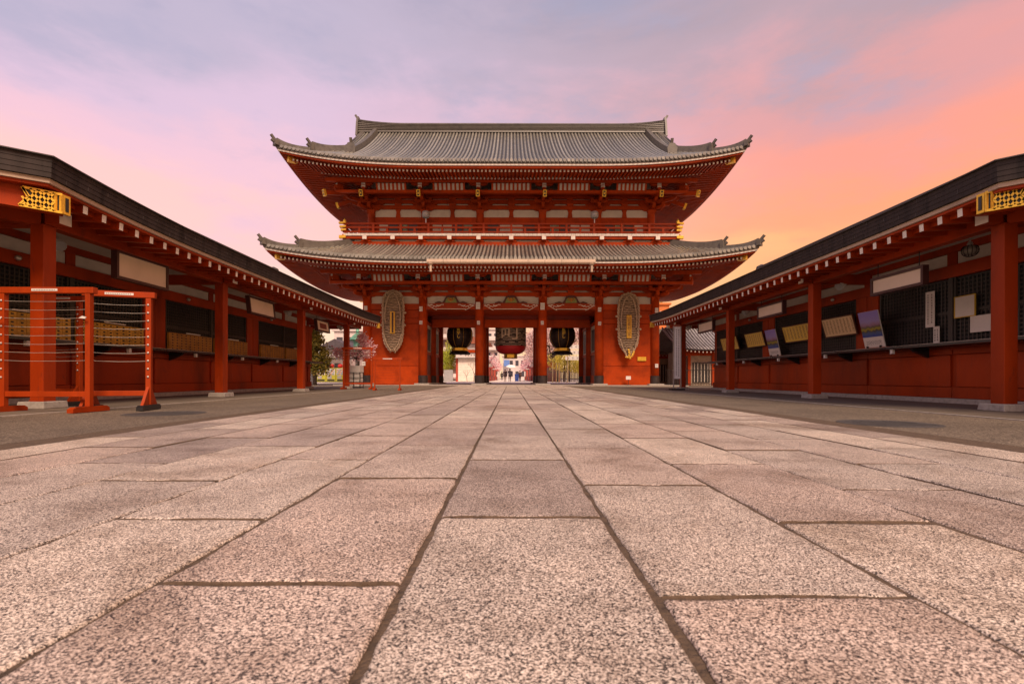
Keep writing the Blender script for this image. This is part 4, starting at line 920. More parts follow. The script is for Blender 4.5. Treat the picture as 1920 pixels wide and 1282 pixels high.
    while y < yf - 0.25:
        lf = LF * clampf(1 - (y - yn) / 4.2) ** 2.2 + 0.10 * clampf(1 - (yf - y) / 4.0) ** 2.2
        if first is None:
            b = MB(); b.beam((s * (Xe + 0.95), y, 3.15), (s * (Xe + 0.14), y, 3.10), 0.085, 0.125, 0, 1); b.build_args = None
            first = b.build('rafter', [KRED, WPAINT], root, org=(s * (Xe + 0.14), y, 3.10)); first.location.z += lf; 
        else: inst(first, (s * (Xe + 0.14), y, 3.10 + lf), root)
        y += 0.357
    # roof: main slope up to the ridge, hips at both ends
    Xr = Xe + 3.55; zr = 4.98; ya, yb = yn + 3.2, yf - 4.3
    b = MB(); rows = []
    for (X, y, v, lf) in path_:
        if y <= yn + 1e-6 and X > Xe: tx, ty = Xr + (X - Xe) * 0.75, min(ya, yn + 3.2 - (X - Xe) * 0.4)
        elif y >= yf - 1e-6 and X > Xe: tx, ty = Xr, yb
        else: tx, ty = Xr, min(max(y, ya), yb)
        row = []
        for k in range(9):
            f = k / 8; zq = 4.42 if (y <= yn + 1e-6) else zr - 0.74 * clampf(1 - (y - yn) / 2.5); z = 3.59 + lf * (1 - f) + (zq - 3.59) * (f * 0.86 + 0.14 * f * f)
            row.append((s * (X + (tx - X) * f), y + (ty - y) * f, z))
        rows.append(row)
    b.sheet(rows); b.build('roof', COPPERT, root, smooth=True)
    b = MB(); b.sheet([[(s * Xr, ya + 0.3, zr), (s * (Xr + 3.6), ya - 3.5, 3.6)], [(s * Xr, yb, zr), (s * (Xr + 3.6), yf, 3.6)]]); b.build('rear_slope', COPPERT, root)
    b = MB(); b.box(s * Xr - 0.17, s * Xr + 0.17, ya + 0.3, yb + 0.25, zr - 0.1, zr + 0.22); rg = b.build('ridge', COPPERT, root, bevel=0.03)
    b = MB(); b.lathe((s * Xr, yb + 0.2, zr - 0.1), [(0.2, 0), (0.25, 0.14), (0.2, 0.34), (0.05, 0.42)], 12); b.build('ridge_end', COPPERT, rg)
    # gilt lattice fitting on the chamfered beam and gilt caps
    d = Vector((s * 0.7071, -0.7071, 0)); n_ = Vector((-s * 0.7071, -0.7071, 0)); o0 = Vector((s * (Xe + 0.33), yn + 0.14, 2.99)) ; up_ = Vector((0, 0, 1))
    fit = MB(); Lg, Hg = 0.46, 0.27
    o0 = Vector((s * (Xe + 0.06), yn + 0.22, 3.0))
    def bar(a, c, w_=0.028):
        p0 = o0 + d * a[0] + up_ * a[1]; p1 = o0 + d * c[0] + up_ * c[1]
        fit.beam(p0, p1, 0.03, w_)
    bar((0, 0.0), (Lg, 0.0), 0.035); bar((0, Hg), (Lg * 0.92, Hg), 0.035); bar((0.015, 0), (0.015, Hg)); bar((0.075, 0), (0.075, Hg))
    m = 4
    for k in range(m):
        a = 0.09 + (Lg - 0.12) * k / m; c = 0.09 + (Lg - 0.12) * (k + 1) / m
        for j in range(2):
            h0, h1 = Hg * j / 2, Hg * (j + 1) / 2
            if k == m - 1 and j == 1: bar((a, h0), (c, h1)); continue
            bar((a, h0), (c, h1)); bar((a, h1), (c, h0))
    bar((Lg * 0.92, Hg), (Lg * 0.8, Hg * 0.5)); bar((Lg * 0.8, Hg * 0.5), (Lg, 0))
    gf = fit.build('gilt_corner_fitting', GOLD, root)
    b = MB(); b.add([o0 + d * a + up_ * z - n_ * 0.02 * 1 for a, z in ((0.0, 0), (Lg * 0.97, 0), (Lg * 0.8, Hg * 0.5), (Lg * 0.9, Hg), (0.0, Hg))], [(0, 1, 2, 3, 4)]); b.build('fitting_back', BLACK, gf)
    b = MB(); b.box(s * (Xe + 0.055), s * (Xe + 0.10), yn + 0.23, yn + 0.35, 2.99, 3.28); sidep = b.build('gilt_cap', GOLD, root)
    b = MB(); b.box(s * (Xe + 0.046), s * (Xe + 0.054), yn + 0.265, yn + 0.315, 3.03, 3.24); b.build('dark_slot', BLACK, sidep)
    b = MB(); b.beam((s * (Xe + 0.14), yn + 0.32, 3.11), (s * (Xe + 3.5), yn - 3.04, 3.11), 0.14, 0.24); b.build('eave_lintel', KRED, root)
    b = MB(); b.box(s * (Xe + 0.03), s * (Xe + 0.2), yf - 0.22, yf - 0.04, 3.08, 3.32); b.build('gilt_cap', GOLD, root)
    # ceiling
    b = MB(); b.box(s * (Xp + 0.1), s * (Xw + 0.3), y0 - 5.5, yend + 0.3, 3.33, 3.37); b.build('ceiling', CEIL, root)
    b = MB(); b.box(s * (Xp + 0.1), s * (Xw + 0.3), yend + 0.3, yf - 0.4, 3.34, 3.37); b.build('ceiling', CEIL, root)
    for k in range(7):
        yy = y0 + 0.9 + k * 2.4
        b = MB(); b.box(s * (Xp + 0.75), s * (Xp + 0.95), yy, yy + 1.25, 3.28, 3.325); b.build('light_fitting', WPAINT, root)
    # wall: base stone, skirting, panels, pilasters
    yA, yB = y0 - 4.4, yend
    half = S / 2; q0 = y0 + 0.05
    b = MB(); b.box(s * (Xw - 0.10), s * (Xw + 2.9), yA, yB + 0.06, -0.01, 0.10); b.build('base_course', PLINTH, root, bevel=0.01)
    b = MB(); b.box(s * (Xw + 0.05), s * (Xw + 2.8), yA, yB - 0.02, 0.1, 3.34); b.build('core_wall', KRED, root)
    nb_ = int(round((yB - q0) / half))
    for k in range(-2, nb_ + 1):
        ya_, yb_ = q0 + k * half, min(q0 + (k + 1) * half, yB)
        if yb_ - ya_ < 0.3: continue
        b = MB(); b.box(s * (Xw - 0.03), s * (Xw + 0.06), ya_ + 0.006, yb_ - 0.006, 0.105, 0.335); b.build('skirting_board', KRED, root, bevel=0.006)
        b = MB(); b.box(s * (Xw - 0.0), s * (Xw + 0.06), ya_ + 0.07, yb_ - 0.07, 0.345, 1.02); b.build('wall_panel', KRED, root, bevel=0.01)
        b = MB(); b.box(s * (Xw - 0.02), s * (Xw + 0.06), ya_ + 0.01, yb_ - 0.01, 1.035, 1.16); b.build('rail_board', KRED, root, bevel=0.006)
        # white strip over the head beam
        b = MB(); b.box(s * (Xw - 0.01), s * (Xw + 0.06), ya_ + 0.12, yb_ - 0.12, 2.925, 3.18); b.build('plaster_strip', WHITE, root)
        b = MB(); b.box(s * (Xw - 0.03), s * (Xw + 0.06), ya_ - 0.11, ya_ + 0.11, 2.92, 3.19); b.build('short_post', KRED, root)
        # pilaster every second joint, mullion otherwise
        if k % 2 == 0:
            for dy in (-0.2, 0.2):
                b = MB(); b.box(s * (Xw - 0.05), s * (Xw + 0.06), ya_ + dy - 0.19, ya_ + dy + 0.19, 1.27, 2.66); b.build('pilaster', KRED, root, bevel=0.008)
            w0, w1 = ya_ + 0.42, yb_ - 0.04
        else:
            b = MB(); b.box(s * (Xw - 0.05), s * (Xw + 0.06), ya_ - 0.04, ya_ + 0.04, 1.27, 2.66); b.build('mullion', LATT, root)
            w0, w1 = ya_ + 0.04, yb_ - 0.42
        if w1 - w0 < 0.4: continue
        b = MB(); b.box(s * (Xw + 0.035), s * (Xw + 0.049), w0, w1, 1.27, 2.66); wn = b.build('window', DARKIN, root)
        b = MB(); lattice(b, s, Xw - 0.01, w0 + 0.05, w1 - 0.05, 1.30, 2.62, 0.085, 0.078); b.build('lattice', LATT, wn)
        b = MB(); b.box(s * (Xw - 0.03), s * (Xw + 0.03), w0, w0 + 0.05, 1.27, 2.66); b.box(s * (Xw - 0.03), s * (Xw + 0.03), w1 - 0.05, w1, 1.27, 2.66); b.box(s * (Xw - 0.03), s * (Xw + 0.03), w0 + 0.05, w1 - 0.05, 1.90, 1.94); b.build('window_frame', LATT, wn)
        if s < 0:
            nearc = yb_ < 13
            b = MB(); zt_ = 1.76; b.box(s * (Xw - 0.10), s * (Xw - 0.04), w0 + 0.04, w1 - 0.04, 1.27, zt_); cab = b.build('drawer_cabinet', DRAW if nearc else DRAW2, root)
            b = MB(); nc = int((w1 - w0) / 0.19); 
            for i in range(nc):
                for j in range(6):
                    a = w0 + 0.06 + (w1 - w0 - 0.12) * i / nc; c = w0 + 0.06 + (w1 - w0 - 0.12) * (i + 1) / nc; z = 1.285 + j * 0.078
                    b.box(s * (Xw - 0.112), s * (Xw - 0.10), a + 0.006, c - 0.006, z, z + 0.071, 0)
                    b.box(s * (Xw - 0.125), s * (Xw - 0.112), (a + c) / 2 - 0.02, (a + c) / 2 + 0.02, z + 0.022, z + 0.05, 1)
            b.build('drawers', [DRAW if nearc else DRAW2, BLACK], cab, kind='stuff')
            b = MB(); b.box(s * (Xw - 0.16), s * (Xw - 0.13), (w0 + w1) / 2 - 0.3, (w0 + w1) / 2 + 0.3, 1.77, 1.80); b.build('label_strip', PAPER, cab)
    b = MB(); b.box(s * (Xw - 0.07), s * (Xw + 0.06), yA, yB, 2.66, 2.92); b.build('head_beam', KRED, root, bevel=0.008)
    b = MB(); b.box(s * (Xw - 0.06), s * (Xw + 0.06), yA, yB, 3.19, 3.33); b.build('top_rail', KRED, root)
    b = MB(); b.box(s * (Xw - 0.45), s * (Xw + 0.05), yA, yB + 0.35, 1.205, 1.262); b.build('counter', SHELF, root, bevel=0.006)
    b = MB(); b.box(s * (Xw - 0.455), s * (Xw - 0.43), yA, yB + 0.35, 1.262, 1.27); b.build('counter_trim', STEEL, root)
    for k in range(-2, 2 * nb_):
        yy = q0 + 0.6 + k * half / 1.0
        if yy > yB - 0.3: break
        b = MB(); b.prism([(s * (Xw - 0.02), yy - 0.04, 0.98), (s * (Xw - 0.02), yy - 0.04, 1.2), (s * (Xw - 0.4), yy - 0.04, 1.2), (s * (Xw - 0.34), yy - 0.04, 1.12)], (0, 0.08, 0)); b.build('counter_bracket', BLACK, root)
        b = MB(); b.box(s * (Xw - 0.42), s * (Xw - 0.36), yy + 0.5, yy + 0.57, 1.10, 1.20); b.build('socket_box', PAPER, root)
    # small round sensor lamps on head beam
    for k in range(0, 4):
        yy = q0 + 1.25 + k * S; b = MB(); b.lathe((s * (Xw - 0.1), yy, 2.74), [(0.02, 0), (0.055, 0.03), (0.055, 0.07), (0.02, 0.1)], 10); b.build('sensor', STEEL, root, smooth=True)
    return root
kl = kiosk(-1, 7.7, 7.9, 4.86, 9.55, 6.75, 22.95, 'long vermilion kiosk with yellow drawers in its windows, on the left')
kr = kiosk(1, 7.95, 7.74, 4.83, 9.40, 6.97, 22.3, 'long vermilion kiosk with posters and price boards on its counter, on the right', 0.06)

# hanging signs under the eave beams
def hsign(s, X, ya, yb, zb, zt, tilt, label, wire, centre=False):
    t = tag(empty('hanging_sign', (s * X, (ya + yb) / 2, zb)), label, 'sign', 'boards hanging under the kiosk eaves')
    f = 0.055; xa = lambda z: s * (X + tilt * (z - zb) / (zt - zb))
    def bx(nm, y0_, y1_, z0_, z1_, th, m, par=t):
        b = MB(); b.hexa([(xa(z0_) - th, y0_, z0_), (xa(z0_) + th, y0_, z0_), (xa(z0_) + th, y1_, z0_), (xa(z0_) - th, y1_, z0_), (xa(z1_) - th, y0_, z1_), (xa(z1_) + th, y0_, z1_), (xa(z1_) + th, y1_, z1_), (xa(z1_) - th, y1_, z1_)]); return b.build(nm, m, par)
    fm = mat('dark_wood_frame', (0.05, 0.014, 0.012), 0.45)
    bx('frame', ya, yb, zb, zb + f, 0.06, fm); bx('frame', ya, yb, zt - f, zt, 0.06, fm); bx('frame', ya, ya + f, zb + f, zt - f, 0.06, fm); bx('frame', yb - f, yb, zb + f, zt - f, 0.06, fm)
    pn = bx('panel', ya + f, yb - f, zb + f, zt - f, 0.035, PANEL)
    if centre: bx('brown_plate', ya + (yb - ya) * 0.25, yb - (yb - ya) * 0.25, zb + (zt - zb) * 0.28, zt - (zt - zb) * 0.28, 0.045, mat('brown_plate', (0.16, 0.03, 0.015), 0.6), pn)
    for y in (ya + 0.15, yb - 0.15):
        b = MB(); b.tube([(xa(zt), y, zt - 0.01), (xa(zt), y, 3.35)], 0.008, 5); b.build('hanger', IRON, t)
hsign(-1, 7.72, 9.33, 10.74, 2.44, 3.0, 0.0, 'blank cream hanging sign nearest the camera under the left eave', 0)
hsign(-1, 7.70, 14.1, 15.6, 2.40, 2.93, 0.06, 'blank cream hanging sign in the middle of the left eave, tilted', 0)
hsign(-1, 7.70, 19.0, 20.3, 2.38, 2.86, 0.06, 'cream hanging sign with a brown square in its middle, far left eave', 0, True)
hsign(1, 7.95, 9.2, 10.55, 2.32, 2.70, 0.0, 'blank peach hanging sign nearest the camera under the right eave', 0)
hsign(1, 7.95, 13.95, 15.4, 2.40, 2.80, 0.0, 'blank peach hanging sign in the middle of the right eave', 0)
hsign(1, 7.95, 18.8, 20.3, 2.40, 2.83, 0.0, 'blank peach hanging sign at the far end of the right eave', 0)
# ceiling spotlights
def spot(x, y, z, lab, k):
    t = tag(empty('spotlight', (x, y, z)), lab, 'lamp', 'lamps under the kiosk ceilings')
    b = MB(); b.tube([(x, y, z + 0.1), (x, y, 3.34)], 0.014, 6); b.build('stem', STEEL, t)
    b = MB(); b.lathe((x, y, z + 0.07), [(0.03, 0), (0.05, 0.03), (0.03, 0.08)], 10); b.build('swivel', STEEL, t)
    if k: 
        b = MB(); b.lathe((x, y, z - 0.10), [(0.03, 0.0), (0.10, 0.03), (0.12, 0.09), (0.09, 0.16), (0.04, 0.18)], 16); b.build('globe', mat('smoky_glass', (0.25, 0.22, 0.18), 0.15, var=0.05), t, smooth=True)
        for a in range(6):
            b = MB(); q = a * math.pi / 6; b.tube([(x + 0.13 * math.cos(q + 0) * math.sin(v), y + 0.13 * math.sin(q) * math.sin(v), z - 0.015 - 0.12 * math.cos(v)) for v in [-2.4 + 4.8 * i / 12 for i in range(13)]], 0.006, 4); b.build('cage_wire', IRON, t)
    else:
        sgn = -1 if x > 0 else 1
        b = MB(); b.tube([(x - sgn * 0.1, y + 0.02, z + 0.05), (x - sgn * 0.02, y, z + 0.02), (x + sgn * 0.13, y - 0.05, z - 0.06)], [0.045, 0.085, 0.11], 14); b.build('lamp_head', PAPER, t, smooth=True)
        b = MB(); b.tube([(x + sgn * 0.13, y - 0.05, z - 0.06), (x + sgn * 0.14, y - 0.053, z - 0.065)], [0.10, 0.10], 14); b.build('lens', GREYW, t)
spot(-8.6, 9.06, 3.03, 'white spotlight beside the nearest post of the left kiosk', 0)
spot(-8.6, 18.4, 3.0, 'white spotlight under the far half of the left kiosk ceiling', 0)
spot(-8.2, 22.9, 2.92, 'lamp at the open far end of the left kiosk', 0)
spot(8.7, 9.1, 2.96, 'caged globe lamp under the near end of the right kiosk ceiling', 1)
spot(8.7, 12.6, 2.98, 'white spotlight under the right kiosk ceiling beside the second post', 0)
spot(8.7, 17.7, 2.98, 'white spotlight under the far half of the right kiosk ceiling', 0)
spot(8.4, 22.6, 2.92, 'lamp at the open far end of the right kiosk', 0)

# boards and posters leaning over the right counter
def print_mat(name, kind):
    m = bpy.data.materials.new(name); m.use_nodes = True; t = m.node_tree; p = t.nodes['Principled BSDF']; p.inputs['Roughness'].default_value = 0.45
    tcn = nd(t, 'ShaderNodeTexCoord'); g = tcn.outputs['UV']; sp = nd(t, 'ShaderNodeSeparateXYZ'); t.links.new(g, sp.inputs[0])
    if kind == 'landscape':
        nz = nd(t, 'ShaderNodeTexNoise'); nz.inputs['Scale'].default_value = 7; nz.inputs['Detail'].default_value = 6; t.links.new(g, nz.inputs[0])
        h = mathn(t, 'ADD', sp.outputs[1], mathn(t, 'MULTIPLY', mathn(t, 'SUBTRACT', nz.outputs[0], 0.5), 0.16))
        pic = ramp(t, h, [(0.30, (0.02, 0.05, 0.30)), (0.40, (0.06, 0.10, 0.22)), (0.45, (0.05, 0.045, 0.05)), (0.50, (0.34, 0.28, 0.02)), (0.56, (0.10, 0.08, 0.05)), (0.63, (0.30, 0.16, 0.25)), (0.72, (0.30, 0.24, 0.50)), (0.9, (0.26, 0.20, 0.55))], 'LINEAR')
        wv = nd(t, 'ShaderNodeTexNoise'); wv.inputs['Scale'].default_value = 1
        mpn = nd(t, 'ShaderNodeMapping'); mpn.inputs['Scale'].default_value = (38, 42, 1); t.links.new(g, mpn.inputs[0]); t.links.new(mpn.outputs[0], wv.inputs[0])
        txt = ramp(t, wv.outputs[0], [(0.40, (0.22, 0.20, 0.2)), (0.52, (0.72, 0.66, 0.60))], 'LINEAR')
        band_ = mathn(t, 'LESS_THAN', mathn(t, 'ABSOLUTE', mathn(t, 'SUBTRACT', sp.outputs[1], 0.13)), 0.06)
        inner = mathn(t, 'MULTIPLY', band_, mathn(t, 'LESS_THAN', mathn(t, 'ABSOLUTE', mathn(t, 'SUBTRACT', sp.outputs[0], 0.5)), 0.38))
        low = mix(t, inner, (0.72, 0.66, 0.60), txt)
        c = mix(t, mathn(t, 'GREATER_THAN', sp.outputs[1], 0.29), low, pic)
    else:
        base = (0.74, 0.50, 0.08) if kind == 'yellow' else (0.70, 0.50, 0.26)
        mpn = nd(t, 'ShaderNodeMapping'); mpn.inputs['Scale'].default_value = (26, 9, 1); t.links.new(g, mpn.inputs[0])
        wv = nd(t, 'ShaderNodeTexNoise'); wv.inputs['Scale'].default_value = 1; wv.inputs['Detail'].default_value = 4; t.links.new(mpn.outputs[0], wv.inputs[0])
        txt = ramp(t, wv.outputs[0], [(0.46, (0.18, 0.05, 0.012)), (0.51, base), (0.60, base), (0.66, (0.80, 0.72, 0.5))], 'LINEAR')
        inner = mathn(t, 'LESS_THAN', mathn(t, 'ABSOLUTE', mathn(t, 'SUBTRACT', sp.outputs[1], 0.52)), 0.40)
        colm = mathn(t, 'LESS_THAN', mathn(t, 'ABSOLUTE', mathn(t, 'SUBTRACT', mathn(t, 'FRACT', mathn(t, 'MULTIPLY', sp.outputs[0], 9.0)), 0.5)), 0.27)
        mp3 = nd(t, 'ShaderNodeMapping'); mp3.inputs['Scale'].default_value = (60, 26, 1); t.links.new(g, mp3.inputs[0]); t.links.new(mp3.outputs[0], wv.inputs[0])
        c = mix(t, mathn(t, 'MULTIPLY', inner, colm), (*base, 1), txt)
    t.links.new(c, p.inputs['Base Color']); return m
def leaning(name, label, cat, group, Xb, Xt, ya, yb, zb, zt, mt, frame=None, easel=False):
    t = tag(empty(name, (Xb, (ya + yb) / 2, zb)), label, cat, group)
    b = MB(); th = 0.02
    b.hexa([(Xb, ya, zb), (Xb + th, ya, zb), (Xb + th, yb, zb), (Xb, yb, zb), (Xt, ya, zt), (Xt + th, ya, zt), (Xt + th, yb, zt), (Xt, yb, zt)])
    o = b.build('panel', frame or PAPER, t)
    b = MB(); e = 0.03 if frame else 0.004; X = lambda z: Xb + (Xt - Xb) * (z - zb) / (zt - zb) - 0.004
    b.add([(X(zb + e), yb - e, zb + e), (X(zb + e), ya + e, zb + e), (X(zt - e), ya + e, zt - e), (X(zt - e), yb - e, zt - e)], [(0, 1, 2, 3)])
    f = b.build('print', mt, o); uv = f.data.uv_layers.new(name='UVMap')
    for i, q in enumerate(((0, 0), (1, 0), (1, 1), (0, 1))): uv.data[i].uv = q
    if frame:
        for (y0_, y1_, z0_, z1_) in ((ya, yb, zb, zb + e), (ya, yb, zt - e, zt), (ya, ya + e, zb + e, zt - e), (yb - e, yb, zb + e, zt - e)):
            b = MB(); b.hexa([(X(z0_) - 0.012, y0_, z0_), (X(z0_), y0_, z0_), (X(z0_), y1_, z0_), (X(z0_) - 0.012, y1_, z0_), (X(z1_) - 0.012, y0_, z1_), (X(z1_), y0_, z1_), (X(z1_), y1_, z1_), (X(z1_) - 0.012, y1_, z1_)]); b.build('frame', frame, t)
    if easel:
        b = MB(); b.box(Xb - 0.02, Xb + 0.25, ya - 0.02, yb + 0.1, 1.275, zb + 0.0); b.build('easel_block', KRED, t)
        for y in (ya + 0.12, yb - 0.12):
            b = MB(); b.box(Xb - 0.05, Xb, y - 0.015, y + 0.015, zb - 0.02, zb + 0.04); b.build('easel_hook', BLACK, t)
    else:
        for y in (ya + 0.1, yb - 0.1):
            b = MB(); b.tube([(Xt + 0.01, y, zt - 0.02), (9.37, y, zt + 0.05)], 0.008, 5); b.build('hanger', IRON, t)
    return t
LSC = print_mat('printed_landscape', 'landscape'); YEL = print_mat('yellow_price_print', 'yellow'); TAN = print_mat('tan_price_print', 'tan')
FRM = mat('brown_board_frame', (0.09, 0.03, 0.015), 0.5)
leaning('poster', 'landscape poster with lavender sky leaning on the counter nearest the camera', 'poster', 'landscape posters', 9.16, 8.96, 11.74, 12.41, 1.30, 2.20, LSC, None, True)
leaning('poster', 'landscape poster with lavender sky leaning on the counter farther from the camera', 'poster', 'landscape posters', 9.16, 8.96, 16.3, 16.97, 1.30, 2.20, LSC, None, True)
G = 'price boards over the right counter'
leaning('price_board', 'tan lettered price board beside the nearer landscape poster', 'board', G, 9.25, 9.10, 12.8, 14.1, 1.70, 2.24, TAN, FRM)
leaning('price_board', 'yellow lettered price board beyond the second kiosk post', 'board', G, 9.25, 9.10, 14.55, 16.15, 1.70, 2.24, YEL, FRM)
leaning('price_board', 'yellow lettered price board beside the farther landscape poster', 'board', G, 9.25, 9.10, 17.4, 18.75, 1.70, 2.24, YEL, FRM)
leaning('price_board', 'yellow lettered price board at the far end of the right counter', 'board', G, 9.25, 9.10, 19.4, 20.9, 1.70, 2.24, YEL, FRM)
INK = mat('grey_print', (0.25, 0.22, 0.2), 0.7)
def sheet_notice(ya, yb, zb, zt, lab, frame=None, cols=0):
    t = tag(empty('paper_notice', (9.33, (ya + yb) / 2, zb)), lab, 'notice', 'papers fixed to the right kiosk lattice')
    b = MB(); b.box(9.325, 9.335, ya, yb, zb, zt); b.build('sheet', PAPER, t)
    if frame:
        for (a, c, e, f) in ((ya - 0.02, yb + 0.02, zb - 0.02, zb), (ya - 0.02, yb + 0.02, zt, zt + 0.02), (ya - 0.02, ya, zb, zt), (yb, yb + 0.02, zb, zt)):
            b = MB(); b.box(9.318, 9.34, a, c, e, f); b.build('frame', frame, t)
    for k in range(cols):
        y = ya + (yb - ya) * (k + 0.7) / (cols + 0.4); z = zt - 0.06
        while z > zb + 0.08:
            h = rnd.uniform(0.02, 0.05); b = MB(); b.box(9.319, 9.324, y - 0.012, y + 0.012, z - h, z); b.build('print_mark', INK, t); z -= h + 0.018
sheet_notice(10.57, 10.80, 1.66, 2.45, 'tall narrow lettered paper on the dark lattice', None, 2)
sheet_notice(10.45, 10.60, 1.29, 1.66, 'small narrow lettered paper standing on the counter', None, 2)
sheet_notice(9.66, 10.08, 1.80, 2.21, 'blank white sheet in a thin yellow frame on the lattice', mat('yellow_frame', (0.5, 0.32, 0.03), 0.5), 0)
sheet_notice(9.18, 9.75, 1.45, 1.78, 'plain white sheet partly behind the nearest right post', None, 0)

# ------------------------------------------------------------------ string racks
def rack(name, label, L_, H, nw, loc, rz, black_feet, thin=False, knobs=(-1, 1), gus=True):
    t = tag(empty(name), label, 'rack', 'red racks strung with wires'); p = 0.05 if thin else 0.072; m = ORED
    for sx in (-1, 1):
        x = sx * L_ / 2
        b = MB(); b.box(x - p / 2, x + p / 2, -p / 2, p / 2, 0.08, H - 0.05); po = b.build('post', m, t, bevel=0.005)
        b = MB(); fl = 0.2 if thin else 0.31
        b.prism([(x - 0.045, -fl, 0.0), (x - 0.045, fl, 0.0), (x - 0.045, fl, 0.05), (x - 0.045, fl - 0.05, 0.08), (x - 0.045, -fl + 0.05, 0.08), (x - 0.045, -fl, 0.05)], (0.09, 0, 0)); b.build('foot', BLACK if black_feet else m, t)
        if gus and not thin:
            for sy in (-1, 1):
                b = MB(); b.prism([(x - 0.02, sy * p / 2, 0.08), (x - 0.02, sy * 0.24, 0.08), (x - 0.02, sy * 0.2, 0.13), (x - 0.02, sy * 0.1, 0.28), (x - 0.02, sy * p / 2, 0.36)], (0.04, 0, 0)); b.build('gusset', m, t)
        if sx in knobs and not thin:
            for k in range(nw + 2):
                z = H - 0.2 - k * 0.125
                b = MB(); b.lathe((0, 0, 0), [(0.006, 0), (0.016, 0.003), (0.016, 0.010), (0.007, 0.016)], 10)
                b.v = [(x + v[0], -p / 2 - v[2], z + v[1]) for v in b.v]; b.build('eye_bolt', STEEL, po)
    b = MB(); b.box(-L_ / 2 - 0.09, L_ / 2 + 0.09, -p * 0.6, p * 0.6, H - 0.09, H); tb = b.build('top_bar', m, t, bevel=0.006)
    b = MB(); b.box(-L_ / 2 + p / 2, L_ / 2 - p / 2, -p * 0.35, p * 0.35, 0.22, 0.30); b.build('bottom_rail', m, t, bevel=0.005)
    b = MB(); b.box(-0.18, 0.2, -p * 0.6 - 0.004, -p * 0.6 + 0.002, H - 0.06, H - 0.025); lb = b.build('label_strip', PAPER, tb)
    b = MB()
    for k in range(14): b.box(-0.16 + k * 0.024, -0.148 + k * 0.024, -p * 0.6 - 0.006, -p * 0.6 - 0.0045, H - 0.05, H - 0.036)
    b.build('print_line', INK, lb)
    for k in range(nw):
        z = (H - 0.2 - k * 0.125) if not thin else H - 0.13 - k * (H - 0.4) / nw
        b = MB(); b.tube([(-L_ / 2 + L_ * i / 8, -p * 0.35, z - 0.012 * (1 - (2 * i / 8 - 1) ** 2) * (1 + 0.5 * rnd.random())) for i in range(9)], 0.0035 if not thin else 0.007, 5); b.build('wire', WIRE if not thin else m, t)
    t.location = loc; t.rotation_euler = (0, 0, rz); return t
r1 = rack('string_rack', 'red wooden rack strung with wires, on plain red feet at the far left', 1.26, 1.83, 8, (-6.85, 7.08, 0), 0.0, False, gus=False, knobs=(-1,))
r2 = rack('string_rack', 'red wooden rack on black feet with braced posts, right beside the first rack', 0.78, 1.84, 8, (-6.07, 7.45, 0), math.atan2(0.2, 0.74), True, knobs=(1,))
r5 = rack('string_rack', 'red wooden rack on black feet standing behind the first rack', 0.66, 1.96, 8, (-8.08, 8.62, 0), 0.0, True)
r3 = rack('string_rack', 'empty dark red rack beside the last left kiosk post', 1.25, 1.88, 2, (-6.9, 21.6, 0), 0.0, False, gus=False)
r4 = rack('string_rack', 'low thin orange wire rack below the left straw sandal', 1.02, 1.34, 8, (-5.1, 19.8, 0), 0.05, False, True)
# a few paper fortunes tied to the wires
for (x, y, z, lab) in ((-6.24, 7.03, 1.37, 'white paper slip tied to the red post of the first rack'), (-7.44, 7.0, 1.36, 'white paper slip hanging at the outer post of the first rack')):
    b = MB(); b.prism([(x - 0.05, y - 0.05, z), (x + 0.04, y - 0.05, z - 0.012), (x + 0.06, y - 0.05, z + 0.012), (x, y - 0.05, z + 0.03)], (0, 0.012, 0)); tag(b.build('paper_slip', PAPER), lab, 'paper slip')
# tall white lettered board by the last right post
t = tag(empty('standing_sign', (7.4, 21.4, 0)), 'tall narrow white lettered board standing by the last right post', 'sign')
b = MB(); b.box(7.27, 7.55, 21.38, 21.42, 0.5, 2.82); b.build('board', mat('bright_white_board', (0.86, 0.84, 0.84), 0.5, var=0.03), t)
for x in (7.25, 7.57): b = MB(); b.box(x - 0.02, x + 0.02, 21.37, 21.43, 0.0, 2.84); b.build('leg', STEEL, t)
b = MB(); b.box(7.1, 7.7, 21.2, 21.6, 0.0, 0.06); b.build('foot', IRON, t)
for k in range(2):
    z = 2.7
    while z > 0.65:
        h = rnd.uniform(0.04, 0.08); b = MB(); b.box(7.35 + k * 0.1, 7.39 + k * 0.1, 21.372, 21.379, z - h, z); b.build('print_mark', mat('pale_grey_print', (0.4, 0.38, 0.38), 0.7), t); z -= h + 0.03
# ------------------------------------------------------------------ background things
def leafmat(name, c0, c1, c2, rough=0.6):
    if name in MATS: return MATS[name]
    m = bpy.data.materials.new(name); m.use_nodes = True; t = m.node_tree; p = t.nodes['Principled BSDF']; p.inputs['Roughness'].default_value = rough
    g = nd(t, 'ShaderNodeNewGeometry'); t.links.new(ramp(t, g.outputs['Random Per Island'], [(0.0, c0), (0.5, c1), (1.0, c2)], 'LINEAR'), p.inputs['Base Color'])
    tr = nd(t, 'ShaderNodeBsdfTranslucent'); t.links.new(ramp(t, g.outputs['Random Per Island'], [(0.0, c0), (1.0, c2)], 'LINEAR'), tr.inputs[0])
    ms = nd(t, 'ShaderNodeMixShader'); ms.inputs[0].default_value = 0.45
    t.links.new(p.outputs[0], ms.inputs[1]); t.links.new(tr.outputs[0], ms.inputs[2]); t.links.new(ms.outputs[0], t.nodes['Material Output'].inputs[0])
    MATS[name] = m; return m
BARK = mat('grey_bark', (0.09, 0.065, 0.05), 0.9, var=0.3, scale=10, bump=0.6, bscale=30)
PINK = leafmat('pink_blossom', (0.72, 0.28, 0.36), (0.86, 0.56, 0.58), (0.92, 0.82, 0.80))
